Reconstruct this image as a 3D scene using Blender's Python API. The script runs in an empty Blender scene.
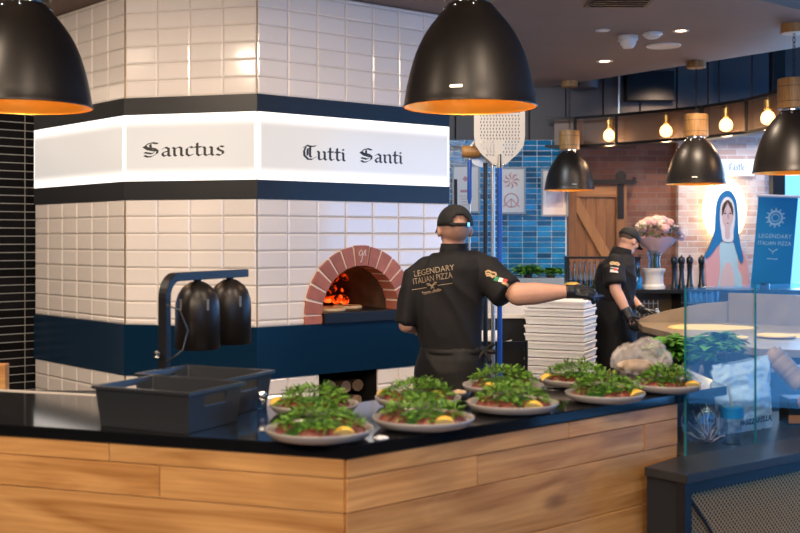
import bpy, bmesh, math, random
from mathutils import Vector, Matrix, noise
from mathutils.bvhtree import BVHTree
PI = math.pi
scn = bpy.context.scene
COL = scn.collection
F = 1100.0; HY = 238.0; CZ = 1.6

def W(px, py, Y):
    return Vector(((px-400)/F*Y, Y, CZ-(py-HY)/F*Y))
def onz(px, py, z):
    return W(px, py, F*(CZ-z)/(py-HY))

# ------------------------------------------------------------------ materials
def nt(m):
    m.use_nodes = True
    return m.node_tree.nodes, m.node_tree.links
def mat(name, col, rough=.5, metal=0, bump=0, bscale=40, var=0, vscale=8, coat=0, emit=None, estr=0, island=0, trans=0, alpha=1, spec=.5, sub=0):
    m = bpy.data.materials.new(name)
    N, L = nt(m)
    b = N['Principled BSDF']
    b.inputs['Base Color'].default_value = (*col, 1)
    b.inputs['Roughness'].default_value = rough
    b.inputs['Metallic'].default_value = metal
    b.inputs['Coat Weight'].default_value = coat
    b.inputs['Specular IOR Level'].default_value = spec
    b.inputs['Transmission Weight'].default_value = trans
    b.inputs['Alpha'].default_value = alpha
    if sub:
        b.inputs['Subsurface Weight'].default_value = sub
        b.inputs['Subsurface Scale'].default_value = .02
    if emit:
        b.inputs['Emission Color'].default_value = (*emit, 1)
        b.inputs['Emission Strength'].default_value = estr
    tc = N.new('ShaderNodeTexCoord')
    src = None
    if var or island:
        hsv = N.new('ShaderNodeHueSaturation'); hsv.inputs['Color'].default_value = (*col, 1)
        val = None
        if var:
            nz = N.new('ShaderNodeTexNoise'); nz.inputs['Scale'].default_value = vscale; nz.inputs['Detail'].default_value = 4
            L.new(tc.outputs['Object'], nz.inputs['Vector'])
            mr = N.new('ShaderNodeMapRange'); mr.inputs[1].default_value = .25; mr.inputs[2].default_value = .75
            mr.inputs[3].default_value = 1-var; mr.inputs[4].default_value = 1+var
            L.new(nz.outputs['Fac'], mr.inputs[0]); val = mr.outputs[0]
        if island:
            g = N.new('ShaderNodeNewGeometry')
            mi = N.new('ShaderNodeMapRange'); mi.inputs[3].default_value = 1-island; mi.inputs[4].default_value = 1+island
            L.new(g.outputs['Random Per Island'], mi.inputs[0])
            if val:
                mu = N.new('ShaderNodeMath'); mu.operation = 'MULTIPLY'
                L.new(val, mu.inputs[0]); L.new(mi.outputs[0], mu.inputs[1]); val = mu.outputs[0]
            else: val = mi.outputs[0]
        L.new(val, hsv.inputs['Value']); L.new(hsv.outputs[0], b.inputs['Base Color'])
    if bump:
        nb = N.new('ShaderNodeTexNoise'); nb.inputs['Scale'].default_value = bscale; nb.inputs['Detail'].default_value = 3
        L.new(tc.outputs['Object'], nb.inputs['Vector'])
        bp = N.new('ShaderNodeBump'); bp.inputs['Strength'].default_value = bump; bp.inputs['Distance'].default_value = .01
        L.new(nb.outputs['Fac'], bp.inputs['Height']); L.new(bp.outputs[0], b.inputs['Normal'])
    return m

def wood(name, c1, c2, sx=1.2, sy=14, rough=.45, island=.25, axis='X', knots=True):
    m = bpy.data.materials.new(name); N, L = nt(m); b = N['Principled BSDF']
    b.inputs['Roughness'].default_value = rough
    tc = N.new('ShaderNodeTexCoord'); g = N.new('ShaderNodeNewGeometry')
    mul = N.new('ShaderNodeMath'); mul.operation = 'MULTIPLY'; mul.inputs[1].default_value = 37.0
    L.new(g.outputs['Random Per Island'], mul.inputs[0])
    cmb = N.new('ShaderNodeCombineXYZ'); 
    for i in range(3): L.new(mul.outputs[0], cmb.inputs[i])
    add = N.new('ShaderNodeVectorMath'); add.operation = 'ADD'
    L.new(tc.outputs['Object'], add.inputs[0]); L.new(cmb.outputs[0], add.inputs[1])
    mp = N.new('ShaderNodeMapping')
    mp.inputs['Scale'].default_value = {'X': (sx, sy, sy), 'Z': (sy, sy, sx), 'Y': (sy, sx, sy)}[axis]
    L.new(add.outputs[0], mp.inputs['Vector'])
    nz = N.new('ShaderNodeTexNoise'); nz.inputs['Scale'].default_value = 1.0; nz.inputs['Detail'].default_value = 6; nz.inputs['Distortion'].default_value = 1.6
    L.new(mp.outputs[0], nz.inputs['Vector'])
    mp2 = N.new('ShaderNodeMapping'); s2 = 9
    mp2.inputs['Scale'].default_value = {'X': (sx*2, sy*s2, sy*s2), 'Z': (sy*s2, sy*s2, sx*2), 'Y': (sy*s2, sx*2, sy*s2)}[axis]
    L.new(add.outputs[0], mp2.inputs['Vector'])
    nf = N.new('ShaderNodeTexNoise'); nf.inputs['Scale'].default_value = 1.0; nf.inputs['Detail'].default_value = 3
    L.new(mp2.outputs[0], nf.inputs['Vector'])
    mx = N.new('ShaderNodeMath'); mx.operation = 'MULTIPLY_ADD'; mx.inputs[1].default_value = .3
    L.new(nf.outputs['Fac'], mx.inputs[0]); 
    sc = N.new('ShaderNodeMath'); sc.operation = 'MULTIPLY'; sc.inputs[1].default_value = .75
    L.new(nz.outputs['Fac'], sc.inputs[0]); L.new(sc.outputs[0], mx.inputs[2])
    cr = N.new('ShaderNodeValToRGB'); cr.color_ramp.elements[0].position = .34; cr.color_ramp.elements[1].position = .68
    cr.color_ramp.elements[0].color = (*c1, 1); cr.color_ramp.elements[1].color = (*c2, 1)
    L.new(mx.outputs[0], cr.inputs[0])
    hsv = N.new('ShaderNodeHueSaturation'); mi = N.new('ShaderNodeMapRange')
    mi.inputs[3].default_value = 1-island; mi.inputs[4].default_value = 1+island
    L.new(g.outputs['Random Per Island'], mi.inputs[0]); L.new(mi.outputs[0], hsv.inputs['Value'])
    L.new(cr.outputs[0], hsv.inputs['Color'])
    out = hsv.outputs[0]
    if knots:
        mp3 = N.new('ShaderNodeMapping'); k = {'X': (2.2, 5, 5), 'Z': (5, 5, 2.2), 'Y': (5, 2.2, 5)}[axis]
        mp3.inputs['Scale'].default_value = k; L.new(add.outputs[0], mp3.inputs['Vector'])
        vo = N.new('ShaderNodeTexVoronoi'); vo.inputs['Scale'].default_value = 1.0; L.new(mp3.outputs[0], vo.inputs['Vector'])
        kr = N.new('ShaderNodeMapRange'); kr.inputs[1].default_value = .05; kr.inputs[2].default_value = .16; kr.inputs[3].default_value = .25; kr.inputs[4].default_value = 1
        L.new(vo.outputs['Distance'], kr.inputs[0])
        mm = N.new('ShaderNodeMix'); mm.data_type = 'RGBA'; mm.inputs[6].default_value = (c1[0]*.25, c1[1]*.2, c1[2]*.2, 1)
        L.new(kr.outputs[0], mm.inputs[0]); L.new(out, mm.inputs[7]); out = mm.outputs[2]
    L.new(out, b.inputs['Base Color'])
    bp = N.new('ShaderNodeBump'); bp.inputs['Strength'].default_value = .15; bp.inputs['Distance'].default_value = .004
    L.new(mx.outputs[0], bp.inputs['Height']); L.new(bp.outputs[0], b.inputs['Normal'])
    return m

def brick(name, c1, c2, mortar, bw=.25, bh=.078, patch=None):
    m = bpy.data.materials.new(name); N, L = nt(m); b = N['Principled BSDF']; b.inputs['Roughness'].default_value = .85
    tc = N.new('ShaderNodeTexCoord'); sp = N.new('ShaderNodeSeparateXYZ'); cb = N.new('ShaderNodeCombineXYZ')
    L.new(tc.outputs['Object'], sp.inputs[0]); L.new(sp.outputs[0], cb.inputs[0]); L.new(sp.outputs[2], cb.inputs[1])
    br = N.new('ShaderNodeTexBrick'); br.inputs['Scale'].default_value = 1; br.inputs['Brick Width'].default_value = bw; br.inputs['Row Height'].default_value = bh
    br.inputs['Mortar Size'].default_value = .007; br.inputs['Mortar Smooth'].default_value = .3; br.inputs['Bias'].default_value = 0
    br.inputs['Color1'].default_value = (*c1, 1); br.inputs['Color2'].default_value = (*c2, 1); br.inputs['Mortar'].default_value = (*mortar, 1)
    L.new(cb.outputs[0], br.inputs['Vector'])
    nz = N.new('ShaderNodeTexNoise'); nz.inputs['Scale'].default_value = 5; nz.inputs['Detail'].default_value = 6
    L.new(tc.outputs['Object'], nz.inputs['Vector'])
    mx = N.new('ShaderNodeMix'); mx.data_type = 'RGBA'
    mr = N.new('ShaderNodeMapRange'); mr.inputs[1].default_value = .48; mr.inputs[2].default_value = .62; mr.inputs[4].default_value = .55
    L.new(nz.outputs['Fac'], mr.inputs[0]); L.new(mr.outputs[0], mx.inputs[0])
    L.new(br.outputs['Color'], mx.inputs[6]); mx.inputs[7].default_value = (*(patch or mortar), 1)
    L.new(mx.outputs[2], b.inputs['Base Color'])
    bp = N.new('ShaderNodeBump'); bp.inputs['Strength'].default_value = .6; bp.inputs['Distance'].default_value = .01; bp.invert = True
    L.new(br.outputs['Fac'], bp.inputs['Height']); L.new(bp.outputs[0], b.inputs['Normal'])
    return m

def emis(name, col, s):
    m = bpy.data.materials.new(name); N, L = nt(m); b = N['Principled BSDF']
    b.inputs['Base Color'].default_value = (*col, 1); b.inputs['Emission Color'].default_value = (*col, 1); b.inputs['Emission Strength'].default_value = s
    return m

def glassy(name, tint, refl=.12, rough=.02, clear=.9, spec_col=(1,1,1)):
    m = bpy.data.materials.new(name); N, L = nt(m); N.remove(N['Principled BSDF']); out = N['Material Output']
    t = N.new('ShaderNodeBsdfTransparent'); t.inputs[0].default_value = (*tint, 1)
    g = N.new('ShaderNodeBsdfGlossy'); g.inputs['Roughness'].default_value = rough; g.inputs[0].default_value = (*spec_col, 1)
    lw = N.new('ShaderNodeLayerWeight'); pw_ = N.new('ShaderNodeMath'); pw_.operation = 'POWER'; pw_.inputs[1].default_value = 4; L.new(lw.outputs['Facing'], pw_.inputs[0])
    ad = N.new('ShaderNodeMath'); ad.operation = 'MULTIPLY_ADD'; ad.inputs[1].default_value = .5; ad.inputs[2].default_value = refl
    L.new(pw_.outputs[0], ad.inputs[0])
    ad.use_clamp = True
    mx = N.new('ShaderNodeMixShader'); L.new(ad.outputs[0], mx.inputs[0]); L.new(t.outputs[0], mx.inputs[1]); L.new(g.outputs[0], mx.inputs[2])
    L.new(mx.outputs[0], out.inputs[0])
    return m

M = {}
M['white_tile'] = mat('white_tile', (.80,.73,.69), .12, island=.035, coat=.3)
M['grout'] = mat('grout', (.62,.55,.48), .8)
M['black_tile'] = mat('black_tile', (.012,.012,.014), .1, island=.4, bump=.12, bscale=9)
M['blue_tile'] = mat('blue_tile', (.008,.155,.34), .13, island=.7, bump=.35, bscale=14, var=.35, vscale=5)
M['pale_grout'] = mat('pale_grout', (.50,.48,.46), .8)
M['trim'] = mat('trim', (.012,.012,.015), .42, bump=.03, bscale=6)
M['navy'] = mat('navy', (.003,.020,.050), .16, bump=.04, bscale=4)  # black trim; its blue window reflections are put into the base colour
M['ceiling'] = mat('ceiling', (.25,.165,.13), .75, bump=.05, bscale=3, var=.08, vscale=1.5)
M['ceil_hi'] = mat('ceil_hi', (.05,.065,.09), .8)
M['matte_black'] = mat('matte_black', (.006,.007,.010), .8)
M['panel_dark'] = mat('panel_dark', (.07,.06,.06), .6, var=.2, vscale=2)
M['floor'] = mat('floor', (.09,.085,.08), .35, var=.2, vscale=2)
M['brick'] = brick('brick', (.27,.105,.06), (.15,.06,.045), (.22,.15,.11), patch=(.27,.16,.12))
M['brick_white'] = brick('brick_white', (.72,.62,.58), (.55,.33,.28), (.74,.70,.68), patch=(.80,.76,.74))
M['oak'] = wood('oak', (.38,.15,.036), (.74,.38,.13), sx=1.4, sy=11, rough=.42, island=.16)
M['barn'] = wood('barn', (.19,.075,.022), (.31,.135,.042), sx=1.2, sy=10, island=.15, axis='Z', knots=False)
M['granite'] = mat('granite', (.006,.006,.007), .07, spec=.7)
M['edge_white'] = mat('edge_white', (.7,.62,.55), .3)
M['black_metal'] = mat('black_metal', (.009,.009,.011), .42, spec=.3)
M['black_plastic'] = mat('black_plastic', (.022,.024,.028), .34, spec=.9, bump=.05, bscale=60)
M['shade_black'] = mat('shade_black', (.018,.014,.012), .38, metal=.35, var=.25, vscale=4)
M['shade_gold'] = mat('shade_gold', (.80,.36,.05), .38, metal=.6, bump=.2, bscale=14)
M['neck_wood'] = wood('neck_wood', (.24,.115,.035), (.44,.235,.08), sx=4, sy=30, island=.1, axis='Z', knots=False)
M['brass'] = mat('brass', (.65,.42,.16), .3, metal=.9)
M['chrome'] = mat('chrome', (.75,.75,.75), .15, metal=1)
M['steel'] = mat('steel', (.62,.60,.57), .3, metal=.85, bump=.03)
M['cast'] = mat('cast', (.56,.54,.52), .45, metal=.1)
M['terracotta'] = mat('terracotta', (.38,.125,.09), .65, bump=.25, bscale=30, var=.15, vscale=14, island=.12)
M['mortar'] = mat('mortar', (.78,.66,.56), .85)
M['chamber'] = mat('chamber', (.07,.04,.025), .9, bump=.6, bscale=10, var=.5, vscale=6)
M['stone_dark'] = mat('stone_dark', (.010,.010,.011), .4, spec=.3)
M['dough'] = mat('dough', (.62,.43,.25), .7, var=.3, vscale=18, bump=.3, bscale=30)
M['topping'] = mat('topping', (.45,.12,.05), .6, var=.5, vscale=30)
M['bark'] = mat('bark', (.10,.06,.04), .9, bump=.8, bscale=30)
M['logend'] = mat('logend', (.30,.20,.13), .85, var=.25, vscale=20)
M['skin'] = mat('skin', (.56,.30,.21), .5, bump=.05, bscale=60, var=.08, vscale=12, sub=.06)
M['shirt'] = mat('shirt', (.012,.011,.012), .8, spec=.3, bump=.12, bscale=60)
M['apron'] = mat('apron', (.008,.007,.007), .6, spec=.3, bump=.15, bscale=14)
M['glove'] = mat('glove', (.018,.018,.021), .38, bump=.1, bscale=30)
M['cap'] = mat('cap', (.009,.008,.008), .8, bump=.1, bscale=80)
M['hair'] = mat('hair', (.07,.045,.03), .8, bump=.3, bscale=120)
M['gold_print'] = mat('gold_print', (.34,.25,.16), .5)
M['ink'] = mat('ink', (.035,.03,.03), .5)
M['eye'] = mat('eye', (.8,.8,.8), .2)
M['plate'] = mat('plate', (.36,.315,.29), .22, bump=.03, bscale=20)
M['leaf'] = mat('leaf', (.10,.225,.018), .45, island=.55, sub=.0)
M['leaf_dark'] = mat('leaf_dark', (.04,.12,.018), .45, island=.4)
M['basil'] = mat('basil', (.11,.32,.04), .4, island=.35, bump=.2, bscale=60)
M['ham'] = mat('ham', (.19,.045,.028), .45, var=.4, vscale=40, bump=.3, bscale=60)
M['lemon'] = mat('lemon', (.85,.52,.08), .4, var=.1)
M['lemonflesh'] = mat('lemonflesh', (.85,.66,.26), .35, var=.15, vscale=80)
M['white_plastic'] = mat('white_plastic', (.72,.68,.65), .4)
M['box_white'] = mat('box_white', (.88,.85,.84), .35, sub=.1)
M['bright_grout'] = mat('bright_grout', (.75,.80,.84), .7)
M['barn_light'] = wood('barn_light', (.30,.125,.038), (.44,.21,.07), sx=1.2, sy=10, island=.1, axis='Z', knots=False)
M['marble'] = mat('marble', (.26,.185,.11), .35, var=.18, vscale=6)
M['flour'] = mat('flour', (.82,.54,.20), .9, bump=.3, bscale=20)
M['blue_handle'] = mat('blue_handle', (.008,.075,.42), .4)
M['navy_plastic'] = mat('navy_plastic', (.006,.02,.09), .4)
M['paper'] = mat('paper', (.78,.76,.75), .6)
M['frame'] = mat('frame', (.30,.36,.42), .4)
M['print_red'] = mat('print_red', (.55,.25,.28), .6)
M['print_pale'] = mat('print_pale', (.60,.55,.62), .6, var=.3, vscale=9)
M['green_pot'] = mat('green_pot', (.10,.07,.06), .6)
M['glass'] = glassy('glass', (.84,.93,.96), .014)
M['glass_edge'] = mat('glass_edge', (.02,.22,.28), .1, trans=.3)
M['bottle_glass'] = glassy('bottle_glass', (.55,.74,.85), .10)
M['bottle_dark'] = mat('bottle_dark', (.015,.03,.012), .12)
M['film'] = glassy('film', (.90,.92,.95), .10, rough=.22)
M['crinkle'] = mat('crinkle', (.75,.68,.62), .25, bump=.9, bscale=30, alpha=.34)
M['bag'] = mat('bag', (.80,.86,.92), .3, bump=1.0, bscale=35, alpha=.75)
M['mesh_gold'] = mat('mesh_gold', (.62,.42,.22), .45, metal=.7)
M['cab_blue'] = mat('cab_blue', (.006,.010,.016), .3)
M['cab_top'] = mat('cab_top', (.020,.021,.024), .38, var=.35, vscale=7)
M['pink'] = mat('pink', (.74,.42,.45), .6, island=.2)
M['cream_flower'] = mat('cream_flower', (.80,.66,.58), .6, island=.15)
M['lilac'] = mat('lilac', (.62,.50,.62), .6, island=.2)
M['wrap'] = mat('wrap', (.68,.46,.50), .5)
M['blue_print'] = mat('blue_print', (.01,.17,.40), .5)
M['banner'] = mat('banner', (.008,.20,.42), .45)
M['banner_ink'] = mat('banner_ink', (.30,.52,.66), .6)
M['skin_print'] = mat('skin_print', (.66,.48,.46), .6)
M['pink_print'] = mat('pink_print', (.72,.36,.34), .6)
M['pale_print'] = mat('pale_print', (.42,.62,.68), .6)
M['halo'] = emis('halo', (1,.95,.85), 1.3)
M['neon'] = emis('neon', (1,.72,.28), 5)
M['signlit'] = emis('signlit', (.70,.80,.90), .45)
M['bulb'] = emis('bulb', (1,.50,.20), 3.6)
M['bulbhot'] = emis('bulbhot', (1,.82,.55), 14)
M['down'] = emis('down', (1,.72,.45), 6)
M['basket'] = mat('basket', (.58,.32,.16), .6, island=.25)
M['orange'] = mat('orange', (.45,.14,.03), .5)
M['yellow'] = mat('yellow', (.60,.36,.05), .4)
M['plain_blue'] = mat('cup_blue', (.02,.28,.60), .35)  # own blue of the carafe liquid and tub lid
M['wineblack'] = mat('mill', (.012,.014,.02), .25)
M['ember'] = None

def light_box_mat():
    m = bpy.data.materials.new('backlit_panel'); N, L = nt(m); b = N['Principled BSDF']
    b.inputs['Base Color'].default_value = (.34,.33,.32,1); b.inputs['Roughness'].default_value = .15
    tc = N.new('ShaderNodeTexCoord'); sp = N.new('ShaderNodeSeparateXYZ'); L.new(tc.outputs['Generated'], sp.inputs[0])
    def edge(sock, w):
        a = N.new('ShaderNodeMath'); a.operation = 'SUBTRACT'; a.inputs[1].default_value = .5; L.new(sock, a.inputs[0])
        c = N.new('ShaderNodeMath'); c.operation = 'ABSOLUTE'; L.new(a.outputs[0], c.inputs[0])
        r = N.new('ShaderNodeMapRange'); r.interpolation_type = 'SMOOTHSTEP'; r.inputs[1].default_value = .5-w; r.inputs[2].default_value = .5; L.new(c.outputs[0], r.inputs[0])
        return r.outputs[0]
    e1 = edge(sp.outputs[2], .22); e2 = edge(sp.outputs[0], .016)
    mx = N.new('ShaderNodeMath'); mx.operation = 'MAXIMUM'; L.new(e1, mx.inputs[0]); L.new(e2, mx.inputs[1])
    ma = N.new('ShaderNodeMath'); ma.operation = 'MULTIPLY_ADD'; ma.inputs[1].default_value = .85; ma.inputs[2].default_value = .46; L.new(mx.outputs[0], ma.inputs[0])
    b.inputs['Emission Color'].default_value = (1,.93,.87,1); L.new(ma.outputs[0], b.inputs['Emission Strength'])
    return m
M['lightbox'] = light_box_mat()
def ember_mat():
    m = bpy.data.materials.new('ember'); N, L = nt(m); b = N['Principled BSDF']
    b.inputs['Base Color'].default_value = (.03,.01,.005,1); b.inputs['Roughness'].default_value = .9
    tc = N.new('ShaderNodeTexCoord'); nz = N.new('ShaderNodeTexNoise'); nz.inputs['Scale'].default_value = 14; nz.inputs['Detail'].default_value = 3
    L.new(tc.outputs['Object'], nz.inputs['Vector'])
    cr = N.new('ShaderNodeValToRGB'); e = cr.color_ramp.elements
    e[0].position = .48; e[0].color = (.0,.0,.0,1); e[1].position = .70; e[1].color = (1,.20,.03,1)
    k = e.new(.58); k.color = (.7,.03,.0,1)
    L.new(nz.outputs['Fac'], cr.inputs[0]); L.new(cr.outputs[0], b.inputs['Emission Color']); b.inputs['Emission Strength'].default_value = 1.7
    return m
M['ember'] = ember_mat()

# ------------------------------------------------------------------ mesh building
def chain(o):
    m = o.matrix_basis.copy()
    while o.parent is not None:
        o = o.parent; m = o.matrix_basis@m
    return m
class MB:
    def __init__(s): s.v = []; s.f = []
    def add(s, vs, fs):
        o = len(s.v); s.v += [Vector(p) for p in vs]; s.f += [tuple(o+i for i in f) for f in fs]; return s
    def box(s, c, size, rz=0, mtx=None):
        x, y, z = [d/2 for d in size]; R = mtx or Matrix.Rotation(rz, 3, 'Z'); c = Vector(c)
        vs = [c+R@Vector((sx*x, sy*y, sz*z)) for sz in (-1,1) for sx, sy in ((-1,-1),(1,-1),(1,1),(-1,1))]
        return s.add(vs, [(3,2,1,0),(4,5,6,7),(0,1,5,4),(1,2,6,5),(2,3,7,6),(3,0,4,7)])
    def rings(s, rings, cap=True, closed=True):
        n = len(rings[0]); vs = [p for r in rings for p in r]; fs = []
        for i in range(len(rings)-1):
            for j in range(n if closed else n-1):
                a = i*n+j; b = i*n+(j+1) % n
                fs.append((a, b, b+n, a+n))
        if cap and closed: fs.append(tuple(reversed(range(n)))); fs.append(tuple((len(rings)-1)*n+j for j in range(n)))
        return s.add(vs, fs)
    def lathe(s, prof, c=(0,0,0), n=32, cap=False, mtx=None):
        c = Vector(c); R = mtx or Matrix.Identity(3)
        rs = [[c+R@Vector((r*math.cos(2*PI*j/n), r*math.sin(2*PI*j/n), z)) for j in range(n)] for r, z in prof]
        return s.rings(rs, cap)
    def tube(s, pts, r, n=8, cap=True):
        pts = [Vector(p) for p in pts]; rs = []
        up = Vector((0,0,1)); prev = None
        for i, p in enumerate(pts):
            d = (pts[min(i+1, len(pts)-1)]-pts[max(i-1, 0)]).normalized()
            if prev is None:
                a = d.cross(up);
                if a.length < 1e-3: a = d.cross(Vector((1,0,0)))
            else: a = prev - d*prev.dot(d)
            a.normalize(); prev = a; b = d.cross(a)
            rr = r[i] if isinstance(r, (list, tuple)) else r
            rs.append([p+(a*math.cos(2*PI*j/n)+b*math.sin(2*PI*j/n))*rr for j in range(n)])
        return s.rings(rs, cap)
    def prism(s, poly, z0, z1):
        n = len(poly)
        return s.rings([[Vector((p[0], p[1], z0)) for p in poly], [Vector((p[0], p[1], z1)) for p in poly]])
    def slab(s, pts, thick):      # pts: planar 3-D loop, extruded by vector
        return s.rings([[Vector(p) for p in pts], [Vector(p)+thick for p in pts]])
    def sphere(s, c, r, n=16, m=10, mtx=None):
        c = Vector(c); R = mtx or Matrix.Identity(3)
        if not isinstance(r, (tuple, list)): r = (r, r, r)
        rs = []
        for i in range(m+1):
            t = -PI/2+PI*i/m; t = max(min(t, PI/2-.02), -PI/2+.02)
            rs.append([c+R@Vector((r[0]*math.cos(t)*math.cos(2*PI*j/n), r[1]*math.cos(t)*math.sin(2*PI*j/n), r[2]*math.sin(t))) for j in range(n)])
        return s.rings(rs)
    def capsule(s, a, b, r1, r2, n=14):
        a = Vector(a); b = Vector(b); d = (b-a); l = d.length; d.normalize()
        pts = []; rs = []
        for i in range(5):
            t = PI/2*i/4; pts.append(a-d*r1*math.cos(t)); rs.append(max(r1*math.sin(t), .0005))
        for i in range(5):
            t = PI/2*i/4; pts.append(b+d*r2*math.sin(t)); rs.append(max(r2*math.cos(t), .0005))
        return s.tube(pts, rs, n)
    def frus(s, a, b, r1, r2, n=18):
        return s.tube([a, b], [r1, r2], n)
    def loft(s, secs, n=28):   # sec: center, rx, ry, yaw
        rs = []
        for c, rx, ry, yaw in secs:
            R = Matrix.Rotation(yaw, 3, 'Z'); c = Vector(c); ring = []
            for j in range(n):
                t = 2*PI*j/n; cx, sy = math.cos(t), math.sin(t); e = .85
                ring.append(c+R@Vector((rx*abs(cx)**e*math.copysign(1, cx), ry*abs(sy)**e*math.copysign(1, sy), 0)))
            rs.append(ring)
        return s.rings(rs)
    def build(s, name, m, parent=None, smooth=False, local=False, bevel=0, recenter=True):
        me = bpy.data.meshes.new(name)
        vs = s.v
        if parent is not None and not local:
            inv = chain(parent).inverted(); vs = [inv@p for p in vs]
        off = Vector((0,0,0))
        if parent is None and recenter and not local:
            lo = [min(p[i] for p in vs) for i in range(3)]; hi = [max(p[i] for p in vs) for i in range(3)]
            off = Vector(((lo[0]+hi[0])/2, (lo[1]+hi[1])/2, lo[2])); vs = [p-off for p in vs]
        me.from_pydata([tuple(p) for p in vs], [], s.f)
        me.validate(); 
        bm = bmesh.new(); bm.from_mesh(me); bmesh.ops.recalc_face_normals(bm, faces=bm.faces); bm.to_mesh(me); bm.free()
        if smooth: me.polygons.foreach_set('use_smooth', [True]*len(me.polygons))
        o = bpy.data.objects.new(name, me); COL.objects.link(o); o.location = off
        if isinstance(m, str): m = M[m]
        me.materials.append(m)
        if parent is not None: o.parent = parent
        if bevel:
            md = o.modifiers.new('b', 'BEVEL'); md.width = bevel; md.segments = 2; md.limit_method = 'ANGLE'
            md.harden_normals = False; bake(o)
        if smooth == 'auto':
            me = o.data
            me.polygons.foreach_set('use_smooth', [True]*len(me.polygons))
            try: me.set_sharp_from_angle(angle=math.radians(35))
            except Exception: pass
        return o

def bake(o):
    dg = bpy.context.evaluated_depsgraph_get(); dg.update()
    ev = o.evaluated_get(dg); me = bpy.data.meshes.new_from_object(ev)
    me.name = o.data.name
    o.modifiers.clear(); o.data = me
    return o
def thing(name, label, cat, loc=(0,0,0), rz=0, group=None):
    o = bpy.data.objects.new(name, None); COL.objects.link(o); o.empty_display_size = .05
    o.matrix_basis = Matrix.Translation(Vector(loc))@Matrix.Rotation(rz, 4, 'Z')
    return tag(o, label, cat, group)
def tag(o, label, cat, group=None, kind=None):
    o['label'] = label; o['category'] = cat
    if group: o['group'] = group
    if kind: o['kind'] = kind
    return o
def struct(o, label=None):
    o['kind'] = 'structure'
    if label: o['label'] = label
    return o
def blob(mb, name, m, parent, voxel=.01, smooth=4, wr=0, wscale=8, local=False, fac=.5):
    o = mb.build(name, m, parent, local=local)
    r = o.modifiers.new('r', 'REMESH'); r.mode = 'VOXEL'; r.voxel_size = voxel
    if smooth:
        sm = o.modifiers.new('s', 'SMOOTH'); sm.factor = fac; sm.iterations = smooth
    bake(o); me = o.data
    if wr:
        cs = [v.co.copy() for v in me.vertices]; ns = [v.normal.copy() for v in me.vertices]
        for v, c, n_ in zip(me.vertices, cs, ns):
            p = Vector((c.x*wscale, c.y*wscale, c.z*wscale*.55))
            q = noise.noise_vector(p*.6)*1.2
            a = 1-abs(noise.noise(p+q))*2.2
            v.co = c+n_*(a*wr)
        me.update()
    me.polygons.foreach_set('use_smooth', [True]*len(me.polygons))
    me.materials.clear(); me.materials.append(M[m] if isinstance(m, str) else m)
    return o
def boolean(o, cutters):
    for c in cutters:
        md = o.modifiers.new('x', 'BOOLEAN'); md.operation = 'DIFFERENCE'; md.solver = 'EXACT'; md.object = c
    bake(o)
    for c in cutters: bpy.data.objects.remove(c, do_unlink=True)
def copy_tree(o, loc=None, rz=None, parent=None, scale=None):
    c = o.copy(); COL.objects.link(c); c.parent = parent
    for ch in [k for k in bpy.data.objects if k.parent == o]: copy_tree(ch, parent=c)
    if loc is not None:
        s = scale or 1
        c.matrix_basis = Matrix.Translation(Vector(loc))@Matrix.Rotation(rz or 0, 4, 'Z')@Matrix.Scale(s, 4)
    return c
def text_mb(txt, size, bold=0, space=1.0, extr=.0006):
    cu = bpy.data.curves.new('t', 'FONT'); cu.body = txt; cu.size = size; cu.align_x = 'CENTER'; cu.align_y = 'CENTER'
    cu.offset = bold; cu.space_character = space; cu.extrude = extr; cu.resolution_u = 3
    o = bpy.data.objects.new('t', cu); COL.objects.link(o)
    dg = bpy.context.evaluated_depsgraph_get(); dg.update()
    me = bpy.data.meshes.new_from_object(o.evaluated_get(dg))
    mb = MB(); mb.add([v.co.copy() for v in me.vertices], [tuple(p.vertices) for p in me.polygons])
    bpy.data.objects.remove(o, do_unlink=True); bpy.data.curves.remove(cu); bpy.data.meshes.remove(me)
    return mb
def place_flat(mb, origin, ux, uy):
    ux = Vector(ux).normalized(); uy = Vector(uy).normalized(); un = ux.cross(uy); o = Vector(origin)
    mb.v = [o+ux*p.x+uy*p.y+un*p.z for p in mb.v]; return mb

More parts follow.
